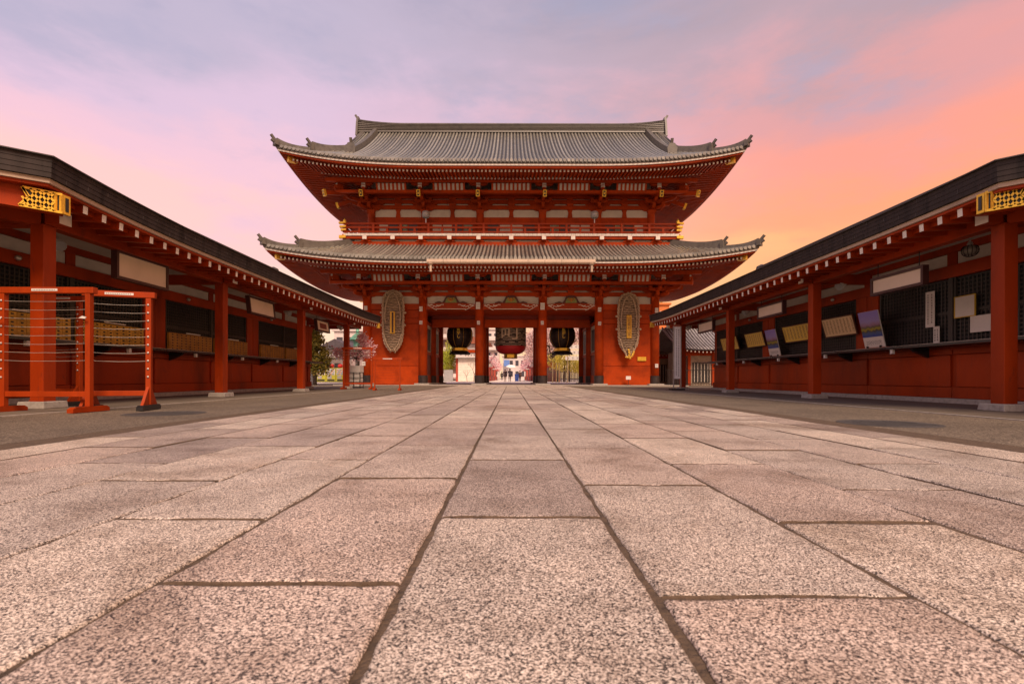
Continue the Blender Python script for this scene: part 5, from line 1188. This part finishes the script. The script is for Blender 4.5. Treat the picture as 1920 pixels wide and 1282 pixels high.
PALE = leafmat('pale_blossom', (0.50, 0.26, 0.26), (0.86, 0.66, 0.62), (0.92, 0.82, 0.78))
WILL = leafmat('yellow_green_willow', (0.34, 0.29, 0.03), (0.62, 0.52, 0.08), (0.80, 0.68, 0.16))
WGRN = leafmat('fresh_green_willow', (0.26, 0.30, 0.03), (0.50, 0.54, 0.06), (0.70, 0.70, 0.12))
EVER = leafmat('olive_evergreen', (0.06, 0.06, 0.01), (0.18, 0.15, 0.02), (0.36, 0.26, 0.04))
def tree(name, label, base, th, tr_, blobs, n, ls, mt, group=None, droop=0.0, clump=0.35, seed=1, per=14):
    rg = random.Random(seed); bx_, by_, bz_ = base
    t = tag(empty(name, base), label, 'tree', group)
    b = MB(); top = Vector((bx_ + rg.uniform(-.1, .1), by_, bz_ + th))
    b.tube([base, (bx_ + 0.04, by_, bz_ + th * 0.5), top], [tr_ * 1.25, tr_, tr_ * 0.8], 10)
    lv = MB(); ci = 0
    for (c, r_) in blobs:
        c = Vector(c); k = max(1, int(n / len(blobs) / per))
        for i in range(k):
            while True:
                d = Vector((rg.uniform(-1, 1), rg.uniform(-1, 1), rg.uniform(-1, 1)))
                if 0.25 < d.length < 1: break
            d = d * (0.55 + 0.45 * rg.random()) * (1 + 0.25 * noise.noise(d * 2.3 + Vector((seed, 0, 0))))
            q = c + Vector((d.x * r_[0], d.y * r_[1], d.z * r_[2]))
            if i % (9 if not droop else 30) == 0:
                mid = top.lerp(q, 0.5) + Vector((0, 0, 0.15 * th)) * (0.3 if droop else 0.6)
                b.tube([top - Vector((0, 0, th * 0.25 * rg.random())), mid, q], [tr_ * 0.4, tr_ * 0.22, tr_ * 0.07], 6)
            for j in range(per):
                e = Vector((rg.gauss(0, 1), rg.gauss(0, 1), rg.gauss(0, 0.8))) * clump
                if droop: e = Vector((rg.gauss(0, 0.3) * clump, rg.gauss(0, 0.3) * clump, -droop * rg.random()))
                p = q + e
                if p.z < 0.1: p.z = 0.1 + rg.random() * 0.3
                u = Vector((rg.uniform(-1, 1), rg.uniform(-1, 1), rg.uniform(-1, 1))).normalized(); v = u.orthogonal().normalized()
                s1 = ls * rg.uniform(0.6, 1.3); s2 = s1 * (0.6 if not droop else 0.3)
                if droop: u = Vector((rg.uniform(-.3, .3), rg.uniform(-.3, .3), -1)).normalized(); v = u.cross(Vector((rg.uniform(-1, 1), rg.uniform(-1, 1), 0))).normalized()
                lv.add([p - u * s1 - v * s2 * 0.2, p + v * s2, p + u * s1, p - v * s2], [(0, 1, 2, 3)])
    b.build('trunk', BARK, t, smooth=True); lv.build('crown', mt, t, kind=None)
    return t
# -- through the gate
tree('cherry_tree', 'blossoming cherry tree seen through the right passage behind the lantern', (6.4, 66, 0.03), 3.2, 0.2, [((5.7, 66, 6.1), (3.7, 2.2, 3.0)), ((3.3, 65.5, 5.1), (1.6, 1.4, 2.7)), ((9.4, 67, 6.7), (2.7, 2.2, 2.2))], 10000, 0.13, PALE, seed=3, clump=0.42)
tree('cherry_tree', 'pink cherry tree beside the street in the middle passage', (3.9, 78, 0.03), 2.8, 0.18, [((3.5, 78, 5.4), (2.0, 1.8, 3.0)), ((5.4, 79, 7.6), (2.6, 1.8, 2.4))], 3600, 0.15, PALE, seed=5, clump=0.45)
tree('willow_tree', 'yellow-green willow low in the right passage', (6.9, 62, 0.03), 2.8, 0.1, [((6.7, 62, 3.2), (2.4, 1.2, 0.9)), ((9.0, 62.3, 2.9), (1.5, 1.0, 0.75))], 4200, 0.12, WILL, droop=1.4, seed=7)
tree('willow_tree', 'fresh green willow at the left edge of the left passage', (-8.3, 67, 0.03), 3.6, 0.16, [((-7.9, 67, 5.1), (1.7, 1.4, 1.4)), ((-8.8, 67, 4.1), (1.4, 1.2, 1.1))], 4200, 0.14, WGRN, droop=2.2, seed=9)
SHUT = mat('cream_roller_shutter', (0.80, 0.70, 0.60), 0.6, var=0.1, scale=3)
GREYB = mat('pale_grey_render', (0.50, 0.45, 0.44), 0.8, var=0.08, scale=0.5)
LGREY = mat('light_facade', (0.62, 0.55, 0.53), 0.8, var=0.08, scale=0.4)
DGREY = mat('dark_window_glass', (0.05, 0.05, 0.065), 0.2, var=0.1)
ORNG = mat('orange_facade', (0.55, 0.15, 0.03), 0.7, var=0.1, scale=0.4)
def shop():
    t = tag(empty('shop', (-5.5, 65, 0)), 'small shop with painted shutter and red gable behind the left lantern', 'shop')
    y = 63.5; xa, xb = -7.3, -3.6
    b = MB(); b.box(xa, xb, y + 0.15, 68, 0.03, 5.1); b.build('wall', mat('shop_red', (0.42, 0.05, 0.02), 0.6), t)
    n = 14
    for k in range(n):
        z0 = 0.08 + 3.0 * k / n; b = MB(); b.box(xa + 0.3, xb, y + 0.02, y + 0.1, z0 + 0.008, z0 + 3.0 / n - 0.004); b.build('shutter_slat', SHUT, t)
    br = MB(); rg = random.Random(4)
    def grow(p, d, ln, r_, dep):
        q = p + d * ln; br.tube([p, q], [r_, r_ * 0.7], 5)
        if dep:
            for s in (-1, 1): grow(q, (d + Vector((s * rg.uniform(0.3, 0.7), 0, 0.1))).normalized(), ln * 0.72, r_ * 0.65, dep - 1)
    grow(Vector((-4.9, y - 0.0, 0.1)), Vector((0.05, 0, 1)), 0.9, 0.045, 4); grow(Vector((-5.8, y - 0.0, 0.1)), Vector((-0.1, 0, 1)), 0.6, 0.032, 3)
    br.build('painted_branch', mat('dark_branch_paint', (0.05, 0.04, 0.04), 0.7), t)
    b = MB(); b.box(xa - 0.1, xb, y - 0.5, y + 0.1, 3.13, 3.24); b.build('awning', STEEL, t)
    b = MB(); b.box(xa, xb, y - 0.06, y + 0.1, 3.24, 3.85); sg = b.build('sign_band', LGREY, t)
    for k in range(5):
        b = MB(); x = -6.1 + k * 0.38; b.box(x, x + 0.2, y - 0.075, y - 0.062, 3.52, 3.59); b.box(x + 0.06, x + 0.13, y - 0.075, y - 0.062, 3.40, 3.70); b.build('letter', INK, sg)
    b = MB(); b.box(xa - 0.1, xb, y - 0.2, y + 0.1, 3.87, 4.25); b.build('red_band', RED, t)
    b = MB(); b.box(xa + 0.25, xb - 0.1, y - 0.02, y + 0.14, 4.28, 5.0); b.build('white_panel', PAPER, t)
    b = MB(); b.prism([(xa - 0.7, y - 0.6, 5.05), (xb + 1.0, y - 0.6, 5.05), ((xa + xb) / 2 - 0.4, y - 0.6, 6.3)], (0, 7, 0)); b.build('roof', mat('rust_red_roof', (0.28, 0.08, 0.04), 0.6), t)
    b = MB(); b.box(xa - 1.6, xa - 0.4, y + 0.2, y + 0.5, 0.03, 1.6); b.build('side_cupboard', GREYW, t)
shop()
SR = mat('stall_red', (0.36, 0.05, 0.03), 0.6, var=0.2, scale=2)
for i, y in enumerate((60, 70, 82, 96, 114)):
    for s in (-1, 1):
        if i == 0: continue
        side = 'left' if s < 0 else 'right'; o_ = ['', 'nearest', 'second', 'third', 'farthest'][i]
        t = tag(empty('market_stall', (s * 4.6, y, 0)), 'red market stall on the %s of the street beyond the gate, %s in its row' % (side, o_), 'stall', 'stalls along the street')
        b = MB(); b.box(s * 3.7, s * 7.2, y, y + 9, 0.03, 2.9); b.build('body', SR, t)
        b = MB(); b.prism([(s * 2.9, y - 0.2, 2.75), (s * 7.5, y - 0.2, 2.9), (s * 5.6, y - 0.2, 4.0)], (0, 9.3, 0)); b.build('roof', mat('stall_roof', (0.22, 0.10, 0.08), 0.6), t)
        b = MB(); b.box(s * 3.0, s * 3.7, y, y + 8.8, 2.3, 2.72); b.build('sign_board', [mat('stall_sign_red', (0.5, 0.03, 0.02), 0.5), LGREY][i % 2], t)
        b = MB(); b.box(s * 3.45, s * 3.69, y + 0.3, y + 8.6, 0.05, 0.95); b.build('counter', mat('stall_counter', (0.25, 0.03, 0.02), 0.6), t)
        t2 = tag(empty('blossom_garland', (s * 3.0, y, 3.0)), 'pink artificial blossom garland over the %s stall on the %s' % (o_, side), 'garland', 'blossom garlands over the stalls')
        rg = random.Random(i * 2 + s); b = MB(); st_ = MB()
        for k in range(5):
            yy = y + 0.8 + k * 1.8; st_.tube([(s * 3.1, yy, 2.7), (s * 2.8, yy, 3.4), (s * 2.4, yy - 0.2, 3.9)], 0.03, 5)
            for j in range(60):
                p = Vector((s * (2.75 + rg.gauss(0, 0.28)), yy + rg.gauss(0, 0.5), 3.2 + rg.gauss(0, 0.45))); u = Vector((rg.gauss(0, 1), rg.gauss(0, 1), rg.gauss(0, 1))).normalized(); v = u.orthogonal().normalized(); q = 0.10 * rg.uniform(0.6, 1.4)
                b.add([p - u * q, p + v * q, p + u * q, p - v * q], [(0, 1, 2, 3)])
        st_.build('branch', BARK, t2); b.build('blossoms', PINK, t2)
def block_building(name, label, x0, x1, y, dep, h, wallm, floors, bays, balc=False, group=None, base=0.0):
    t = tag(empty(name, ((x0 + x1) / 2, y, 0)), label, 'building', group)
    b = MB(); b.box(x0, x1, y, y + dep, 0, h); b.build('wall', wallm, t)
    fh = (h - base - 0.6) / floors; bw = (x1 - x0) / bays
    for f in range(floors):
        z = base + f * fh + 0.4
        for k in range(bays):
            xa = x0 + bw * (k + 0.18); xb = x0 + bw * (k + 0.82)
            b = MB(); b.box(xa, xb, y - 0.03, y + 0.05, z + fh * 0.15, z + fh * 0.72); wn = b.build('window', LGREY, t)
            b = MB(); b.box(xa + 0.08, xb - 0.08, y - 0.045, y - 0.031, z + fh * 0.18, z + fh * 0.69); b.build('pane', DGREY, wn)
        if balc:
            b = MB(); b.box(x0, x1, y - 1.1, y - 0.05, z - 0.1, z + fh * 0.1); bl = b.build('balcony', wallm, t)
            b = MB(); b.box(x0, x1, y - 1.12, y - 1.05, z + fh * 0.1, z + fh * 0.38); b.build('parapet', LGREY, bl)
    b = MB(); b.box(x0 - 0.3, x1 + 0.3, y - 0.3, y + dep + 0.3, h, h + 0.35); b.build('roof', wallm, t)
    return t
block_building('apartment_building', 'pale apartment tower with balconies above the left stalls in the middle passage', -9.5, -3.3, 128, 12, 13.4, LGREY, 5, 4, True)
block_building('office_building', 'grey office block closing the far end of the street', -3.0, 9.5, 175, 14, 8.4, GREYB, 2, 6)
block_building('apartment_building', 'grey-brown flats behind the left lantern', -14.5, -7.2, 92, 12, 10.6, mat('brown_render', (0.30, 0.22, 0.2), 0.8), 4, 4, True)
p = Pt(950, 680, 172); b = MB(); b.box(p.x - 1.0, p.x + 1.0, 172, 174, p.z - 1.2, p.z + 1.0); tag(b.build('billboard', mat('blue_board', (0.10, 0.20, 0.50), 0.5)), 'blue billboard above the far end of the street', 'billboard')
# white lettered signs beside the right passage
for k in range(3):
    y = 60.0; z = CAMH + (709 - (650 + 10.5 * k)) * y / 900; x0 = (1060 + (2 - k) * 3 - 958) * y / 900
    t = tag(empty('lettered_board', (x0 + 0.6, y, z)), ['topmost', 'middle', 'lowest'][k] + ' of three white lettered boards at the right edge of the passage', 'sign', 'white boards in the right passage')
    b = MB(); b.box(x0, x0 + 1.9, y, y + 0.06, z - 0.24, z + 0.24); b.build('board', PAPER, t)
    for j in range(3):
        xx = x0 + 0.25 + j * 0.55; b = MB(); b.box(xx, xx + 0.28, y - 0.012, y - 0.002, z + 0.06, z + 0.09); b.box(xx + 0.11, xx + 0.16, y - 0.012, y - 0.002, z - 0.13, z + 0.13); b.box(xx + 0.02, xx + 0.26, y - 0.012, y - 0.002, z - 0.06, z - 0.03); b.build('letter', INK, t)
    b = MB(); b.box(x0 + 0.1, x0 + 0.16, y + 0.06, y + 0.1, 0.03, z + 0.19); b.box(x0 + 1.75, x0 + 1.81, y + 0.06, y + 0.1, 0.03, z + 0.19); b.build('legs', IRON, t)
t = tag(empty('picket_fence', (8.2, 64.5, 0)), 'dark timber fence at the back of the right passage', 'fence')
for k in range(44):
    x = 4.1 + k * 0.19; b = MB(); b.box(x, x + 0.14, 64.5, 64.54, 0.05, 1.9 + 0.1 * rnd.random()); b.build('picket', mat('dark_fence_timber', (0.07, 0.04, 0.035), 0.7), t)
for z in (0.4, 1.3): b = MB(); b.box(4.1, 12.4, 64.545, 64.6, z, z + 0.1); b.build('rail', mat('dark_fence_timber', (0.07, 0.04, 0.035), 0.7), t)
for i, px in enumerate((1036, 1043, 1048, 1064)):
    d = 58.0; x = (px - 958) * d / 900; b = MB(); b.tube([(x, d, 0.03), (x + 0.02, d, 1.5), (x, d, 2.4 if i != 3 else 3.2)], 0.055, 8); b.lathe((x, d, 0.02), [(0.12, 0), (0.1, 0.08), (0.05, 0.1)], 10)
    tag(b.build('bamboo_pole', mat('pale_bamboo', (0.42, 0.30, 0.16), 0.6)), ['first', 'second', 'third', 'last and tallest'][i] + ' from the left of the pale poles in the right passage', 'pole', 'poles in the right passage')
# people
def person(label, loc, rz, coat, legc, hairc, H=1.66, umbrella=False, stride=0.2):
    t = tag(empty('person', (0, 0, 0)), label, 'person', 'people walking in the street')
    k = H / 1.70; m = bpy.data.materials.new('clothes'); m.use_nodes = True; tt = m.node_tree; p = tt.nodes['Principled BSDF']; p.inputs['Roughness'].default_value = 0.8
    tcx = nd(tt, 'ShaderNodeTexCoord'); sp = nd(tt, 'ShaderNodeSeparateXYZ'); tt.links.new(tcx.outputs['Object'], sp.inputs[0])
    tt.links.new(ramp(tt, mathn(tt, 'DIVIDE', sp.outputs[2], 1.75 * k), [(0.0, (0.02, 0.02, 0.02)), (0.05, legc), (0.42, coat), (0.835, (0.45, 0.27, 0.2))], 'CONSTANT'), p.inputs['Base Color'])
    J = [((0, 0, 0.93), 0.15), ((0, 0, 1.1), 0.145), ((0, 0.01, 1.32), 0.17), ((0, 0, 1.45), 0.07), ((0, -0.01, 1.52), 0.075), ((0, -0.015, 1.60), 0.10), ((0, -0.01, 1.68), 0.085),
         ((-0.19, 0, 1.38), 0.07), ((-0.25, 0.03, 1.13), 0.05), ((-0.24, -0.06, 0.9), 0.042), ((-0.24, -0.1, 0.80), 0.04),
         ((0.19, 0, 1.38), 0.07), ((0.25, 0.02, 1.14), 0.05), ((0.2, -0.18, 1.16) if umbrella else (0.25, -0.05, 0.92), 0.042), ((0.16, -0.24, 1.24) if umbrella else (0.25, -0.08, 0.81), 0.038),
         ((-0.095, 0, 0.86), 0.10), ((-0.1, -stride * 0.5, 0.48), 0.07), ((-0.1, -stride * 0.8, 0.08), 0.045), ((-0.1, -stride * 0.8 - 0.14, 0.035), 0.035),
         ((0.095, 0, 0.86), 0.10), ((0.1, stride * 0.35, 0.48), 0.07), ((0.1, stride, 0.09), 0.045), ((0.1, stride - 0.13, 0.035), 0.035)]
    E = [(0, 1), (1, 2), (2, 3), (3, 4), (4, 5), (5, 6), (2, 7), (7, 8), (8, 9), (9, 10), (2, 11), (11, 12), (12, 13), (13, 14), (0, 15), (15, 16), (16, 17), (17, 18), (0, 19), (19, 20), (20, 21), (21, 22)]
    me = bpy.data.meshes.new('body'); me.from_pydata([Vector(a) * k for a, r_ in J], E, []); o = bpy.data.objects.new('body', me); COL.objects.link(o); place(o, (0, 0, 0), t); me.materials.append(m)
    md = o.modifiers.new('skin', 'SKIN'); 
    if not me.skin_vertices:
        bm = __import__('bmesh').new(); bm.from_mesh(me); bm.verts.layers.skin.verify(); bm.to_mesh(me); bm.free()
    for i, (a, r_) in enumerate(J): me.skin_vertices[0].data[i].radius = (r_ * k, r_ * k * (0.75 if i in (0, 1, 2) else 1)); me.skin_vertices[0].data[i].use_root = (i == 0)
    md.use_smooth_shade = True; s = o.modifiers.new('sub', 'SUBSURF'); s.levels = 1; s.render_levels = 2
    b = MB(); b.lathe((0, 0.01, 1.555 * k), [(0.085 * k, 0), (0.112 * k, 0.05 * k), (0.105 * k, 0.13 * k), (0.05 * k, 0.185 * k)], 14); b.build('hair', mat('hair_%s' % hairc, {'black': (0.012, 0.01, 0.01), 'brown': (0.06, 0.03, 0.02)}[hairc], 0.5), t, smooth=True)
    b = MB(); b.lathe((0, 0, 0.78 * k), [(0.21 * k, 0), (0.19 * k, 0.15 * k), (0.175 * k, 0.3 * k)], 16); cc = b.build('coat_skirt', mat('coat_%.2f' % coat[0], coat, 0.8), t, smooth=True)
    t.location = loc; t.rotation_euler = (0, 0, rz); return t
person('person in dark clothes holding the white umbrella, walking down the street', (-0.15, 63, 0.03), math.pi, (0.03, 0.022, 0.035), (0.02, 0.018, 0.022), 'black', 1.72, True)
person('person in a dark coat at the left shoulder of the umbrella holder', (-0.78, 63.6, 0.03), math.pi, (0.05, 0.02, 0.025), (0.16, 0.11, 0.09), 'brown', 1.62)
person('small far person in black on the left side of the street', (-1.75, 92, 0.03), math.pi, (0.025, 0.02, 0.02), (0.02, 0.02, 0.02), 'black', 1.68)
person('person standing by the blue bin on the right side of the street', (1.35, 72, 0.03), 0.3, (0.12, 0.05, 0.04), (0.03, 0.03, 0.04), 'black', 1.6)
t = tag(empty('umbrella', (-0.02, 63.1, 1.2)), 'open white umbrella carried along the street', 'umbrella')
b = MB(); K = 8; rows = []
for i in range(7):
    u = i / 6; rr = 0.68 * math.sin(u * math.pi / 2 * 0.98); zz = 2.28 - 0.36 * (1 - math.cos(u * math.pi / 2))
    rows.append([(-0.02 + rr * math.cos(2 * math.pi * j / 16) * (1 if j % 2 == 0 else 0.96), 63.1 + rr * math.sin(2 * math.pi * j / 16) * (1 if j % 2 == 0 else 0.96), zz) for j in range(17)])
b.sheet(rows); b.build('canopy', mat('white_umbrella_cloth', (0.86, 0.84, 0.82), 0.6, var=0.02), t)
b = MB(); b.tube([(-0.02, 63.1, 1.15), (-0.02, 63.1, 2.34)], 0.012, 6); b.build('shaft', STEEL, t)
for j in range(8):
    a = 2 * math.pi * j / 8; b = MB(); b.tube([(-0.02, 63.1, 2.25), (-0.02 + 0.4 * math.cos(a), 63.1 + 0.4 * math.sin(a), 2.13), (-0.02 + 0.66 * math.cos(a), 63.1 + 0.66 * math.sin(a), 1.92)], 0.006, 4); b.build('rib', STEEL, t)
b = MB(); x = (969 - 958) * 70 / 900; b.cbox((x, 70, 0.55), (0.62, 0.6, 0.95), 0, 0.85); b.box(x - 0.34, x + 0.34, 69.65, 70.35, 1.03, 1.12)
tag(b.build('bin', mat('blue_plastic', (0.04, 0.10, 0.42), 0.5)), 'blue plastic bin on the street right of the umbrella', 'bin')

# -- left gap between kiosk and gate
tree('clipped_tree', 'dense olive evergreen tree at the end of the left kiosk', (-14.1, 34.5, 0), 1.2, 0.12, [((-14.0, 34.5, 1.5), (1.25, 1.2, 0.9)), ((-14.0, 34.5, 2.1), (1.3, 1.2, 1.25)), ((-14.25, 34.5, 3.0), (0.95, 0.9, 1.1)), ((-14.3, 34.5, 3.7), (0.55, 0.5, 0.6))], 7000, 0.085, EVER, seed=11, clump=0.14, per=12)
tree('potted_cherry', 'pink cherry branches standing behind the white planter at the left kiosk end', (-7.75, 24.3, 1.0), 0.5, 0.05, [((-7.9, 24.3, 1.75), (0.95, 0.4, 0.5)), ((-7.3, 24.3, 2.0), (0.55, 0.35, 0.55)), ((-7.55, 24.3, 2.5), (0.25, 0.2, 0.35)), ((-8.6, 24.3, 1.8), (0.5, 0.3, 0.35))], 3200, 0.05, PINK, seed=13, clump=0.08, per=14)
t = tag(empty('planter', (-7.8, 24, 0)), 'white boxed planter in a black grid frame below the cherry branches', 'planter')
b = MB(); b.box(-8.1, -7.52, 23.9, 24.5, 0.1, 1.12); b.build('box', PAPER, t)
for x in (-8.13, -7.81, -7.5, -7.34): b = MB(); b.box(x - 0.015, x + 0.015, 23.84, 23.87, 0.0, 0.78); b.build('frame_upright', IRON, t)
for z in (0.06, 0.3, 0.52, 0.77): b = MB(); b.box(-8.14, -7.33, 23.835, 23.845, z - 0.015, z + 0.015); b.build('frame_bar', IRON, t)
VY = mat('lime_yellow_paint', (0.42, 0.40, 0.03), 0.4, var=0.06)
for k in range(3):
    x0 = (593 + 18.5 * k - 958) * 52 / 900; x1 = x0 + 1.03; y = 52
    t = tag(empty('vending_machine', (x0 + 0.5, y, 0)), ['leftmost', 'middle', 'rightmost'][k] + ' of three lime-yellow vending machines beyond the left kiosk', 'vending machine', 'vending machines')
    b = MB(); b.box(x0, x1, y, y + 0.7, 0.08, 1.58); b.build('cabinet', VY, t, bevel=0.02)
    b = MB(); b.box(x0 + 0.07, x1 - 0.07, y - 0.02, y - 0.002, 0.82, 1.5); pn = b.build('display', PAPER, t)
    for r_ in range(3):
        for c_ in range(7):
            b = MB(); xx = x0 + 0.12 + c_ * 0.115; z = 0.88 + r_ * 0.21; b.lathe((xx + 0.03, y - 0.05, z), [(0.03, 0), (0.036, 0.01), (0.036, 0.1), (0.02, 0.13)], 8)
            b.build('drink', mat('drink_%d' % ((r_ * 3 + c_ + k) % 4), [(0.5, 0.05, 0.03), (0.6, 0.4, 0.05), (0.1, 0.2, 0.5), (0.15, 0.35, 0.1)][(r_ * 3 + c_ + k) % 4], 0.4), pn)
    b = MB(); b.box(x0 + 0.15, x0 + 0.6, y - 0.03, y - 0.002, 0.42, 0.72); b.build('button_panel', GREYW, t)
    b = MB(); b.box(x0 + 0.12, x1 - 0.12, y - 0.02, y - 0.002, 0.16, 0.34); b.build('delivery_flap', BLACK, t)
    b = MB(); b.box(x0 + 0.02, x1 - 0.02, y + 0.05, y + 0.65, 0.0, 0.08); b.build('plinth', BLACK, t)
for k, (px, pz) in enumerate(((599, 686), (622, 684), (638, 687))):
    p = Pt(px, pz, 52.3); b = MB(); b.lathe((p.x, p.y, 1.58), [(0.05, 0), (0.2, 0.06), (0.27, 0.2), (0.22, 0.38), (0.06, 0.45)], 16)
    tag(b.build('red_ornament', mat('bright_red_paper', (0.6, 0.02, 0.015), 0.5), smooth=True), 'round red paper ornament on top of the %s vending machine' % ['leftmost', 'middle', 'rightmost'][k], 'ornament', 'red ornaments on the vending machines')
t = tag(empty('bronze_lantern', (-9.75, 30.5, 0)), 'tall green bronze lantern behind the cherry branches', 'lantern'); x, y = -9.75, 30.5
VERD = mat('verdigris_bronze', (0.14, 0.36, 0.27), 0.6, 0.3, var=0.2, scale=5)
for nm, pr in (('pillar', [(0.28, 0), (0.22, 0.3), (0.13, 0.5), (0.13, 1.9), (0.22, 2.1)]), ('platform', [(0.25, 2.1), (0.46, 2.2), (0.46, 2.3), (0.3, 2.36)]), ('fire_box', [(0.27, 2.36), (0.27, 2.85)]), ('cap', [(0.32, 2.85), (0.56, 2.92), (0.3, 3.2), (0.1, 3.36)]), ('jewel', [(0.05, 3.36), (0.13, 3.44), (0.1, 3.56), (0.02, 3.68)])):
    b = MB(); b.lathe((x, y, 0), pr, 8 if nm != 'pillar' else 16); b.build(nm, VERD if nm != 'pillar' else mat('dark_bronze_pillar', (0.07, 0.08, 0.07), 0.5, 0.4), t)
t = tag(empty('house', (-23, 62, 0)), 'pale house with dark gabled roof behind the vending machines', 'house')
b = MB(); b.box(-24.4, -20.6, 62, 70, 0, 4.3); b.build('wall', LGREY, t)
b = MB(); b.prism([(-25.2, 61.4, 4.2), (-20.0, 61.4, 4.2), (-22.6, 61.4, 5.5)], (0, 9, 0)); b.build('roof', mat('dark_slate', (0.07, 0.055, 0.065), 0.6), t)
b = MB(); b.box(-25.6, -19.6, 60.2, 62, 2.9, 3.05); b.build('canopy_roof', mat('dark_slate', (0.07, 0.055, 0.065), 0.6), t)
for k in range(3): b = MB(); b.box(-24 + k * 1.2, -23.2 + k * 1.2, 61.95, 62.02, 1.2, 2.4); b.build('window', DGREY, t)
block_building('white_building', 'white building with small windows behind the pale house', -28, -20.9, 76, 10, 7.9, LGREY, 3, 4)
block_building('orange_building', 'orange-red building rising behind the left end of the gate', -27.0, -19.5, 88, 10, 14.5, ORNG, 4, 4)
b = MB(); b.box(-17.2, -15.6, 37.8, 38.3, 0.0, 1.0); b.box(-17.25, -15.55, 37.75, 38.35, 1.0, 1.06); tag(b.build('utility_cabinet', GREYW, bevel=0.02), 'low grey cabinet next to the vending machines', 'cabinet')
# -- right gap
def hall(label, x0, x1, y, ez, rz_, dep, ov):
    t = tag(empty('tiled_hall', ((x0 + x1) / 2, y, 0)), label, 'hall', 'tiled halls behind the right kiosk')
    b = MB(); b.box(x0, x1, y, y + dep, 0, ez + 0.2); b.build('wall', mat('dim_hall_plaster', (0.36, 0.27, 0.2), 0.8), t)
    n = max(2, int((x1 - x0) / 1.5))
    for k in range(n + 1):
        x = x0 + (x1 - x0) * k / n; b = MB(); b.box(x - 0.1, x + 0.1, y - 0.12, y + 0.02, 0, ez); b.build('column', RED, t)
    for k in range(n):
        xa = x0 + (x1 - x0) * (k + 0.15) / n; xb = x0 + (x1 - x0) * (k + 0.85) / n; b = MB(); b.box(xa, xb, y - 0.05, y - 0.01, 0.2, ez * 0.7); w2 = b.build('door', LATT, t)
        for j in range(5):
            xx = xa + (xb - xa) * (j + 0.5) / 5; q = MB(); q.box(xx - 0.015, xx + 0.015, y - 0.07, y - 0.051, 0.25, ez * 0.68); q.build('door_bar', SHUT, w2)
    rows = []; tr = MB(); prf = lambda f: ez + 0.15 + (rz_ - ez - 0.15) * (0.75 * f + 0.25 * f * f)
    m = int((x1 - x0 + 2 * ov) / 0.25); yr = y + dep / 2
    up_ = lambda x: 0.25 * clampf((abs(x - (x0 + x1) / 2) / ((x1 - x0) / 2 + ov) - 0.5) * 2) ** 2
    for k in range(m + 1):
        x = x0 - ov + (x1 - x0 + 2 * ov) * k / m; pts = [(x, y - ov + (yr - y + ov) * f, prf(f) + up_(x) * (1 - f)) for f in [i / 6 for i in range(7)]]
        rows.append(pts); tr.tube([(p[0], p[1], p[2] + 0.03) for p in pts], 0.075, 6)
    b = MB(); b.sheet(rows); b.sheet([[(p[0], 2 * yr - p[1], p[2]) for p in r_] for r_ in rows]); ro = b.build('roof', mat('silver_roof_tile', (0.30, 0.28, 0.30), 0.4, 0.2, var=0.2, scale=3), t)
    tr.build('tile_rows', mat('silver_roof_tile', (0.30, 0.28, 0.30)), ro, kind='stuff', smooth=True)
    b = MB(); b.box(x0 - ov * 0.7, x1 + ov * 0.7, yr - 0.18, yr + 0.18, rz_ - 0.05, rz_ + 0.4); b.build('ridge', TILE, ro)
    b = MB()
    for k in range(int((x1 - x0 + 2 * ov) / 0.3)):
        x = x0 - ov + 0.15 + k * 0.3; b.beam((x, y, ez + 0.1), (x, y - ov + 0.15, ez - 0.02 + up_(x)), 0.08, 0.1, 0, 1)
    b.build('rafters', [RED, WPAINT], ro, kind='stuff')
    b = MB(); b.box(x0 - 0.3, x1 + 0.3, y - 0.1, y + 0.05, ez - 0.25, ez + 0.1); b.build('head_beam', RED, t)
hall('grey-tiled hall with red columns seen past the end of the right kiosk', 13.9, 19.5, 37.5, 2.55, 4.7, 5.0, 1.3)
hall('low grey-tiled hall right behind the corner of the gate', 11.2, 16.5, 44.5, 2.6, 4.9, 4.0, 1.2)
block_building('orange_building', 'orange-red building rising behind the right end of the gate', 20.5, 29, 88, 10, 14.0, ORNG, 4, 4)
t = tag(empty('iron_fence', (13.2, 33.5, 0)), 'black iron railing between the gate and the right kiosk', 'fence')
for k in range(46): b = MB(); x = 10.9 + k * 0.11; b.box(x - 0.012, x + 0.012, 33.49, 33.51, 0.02, 1.12); b.build('bar', IRON, t)
for z in (0.12, 1.08): b = MB(); b.box(10.85, 15.95, 33.48, 33.52, z, z + 0.04); b.build('rail', IRON, t)
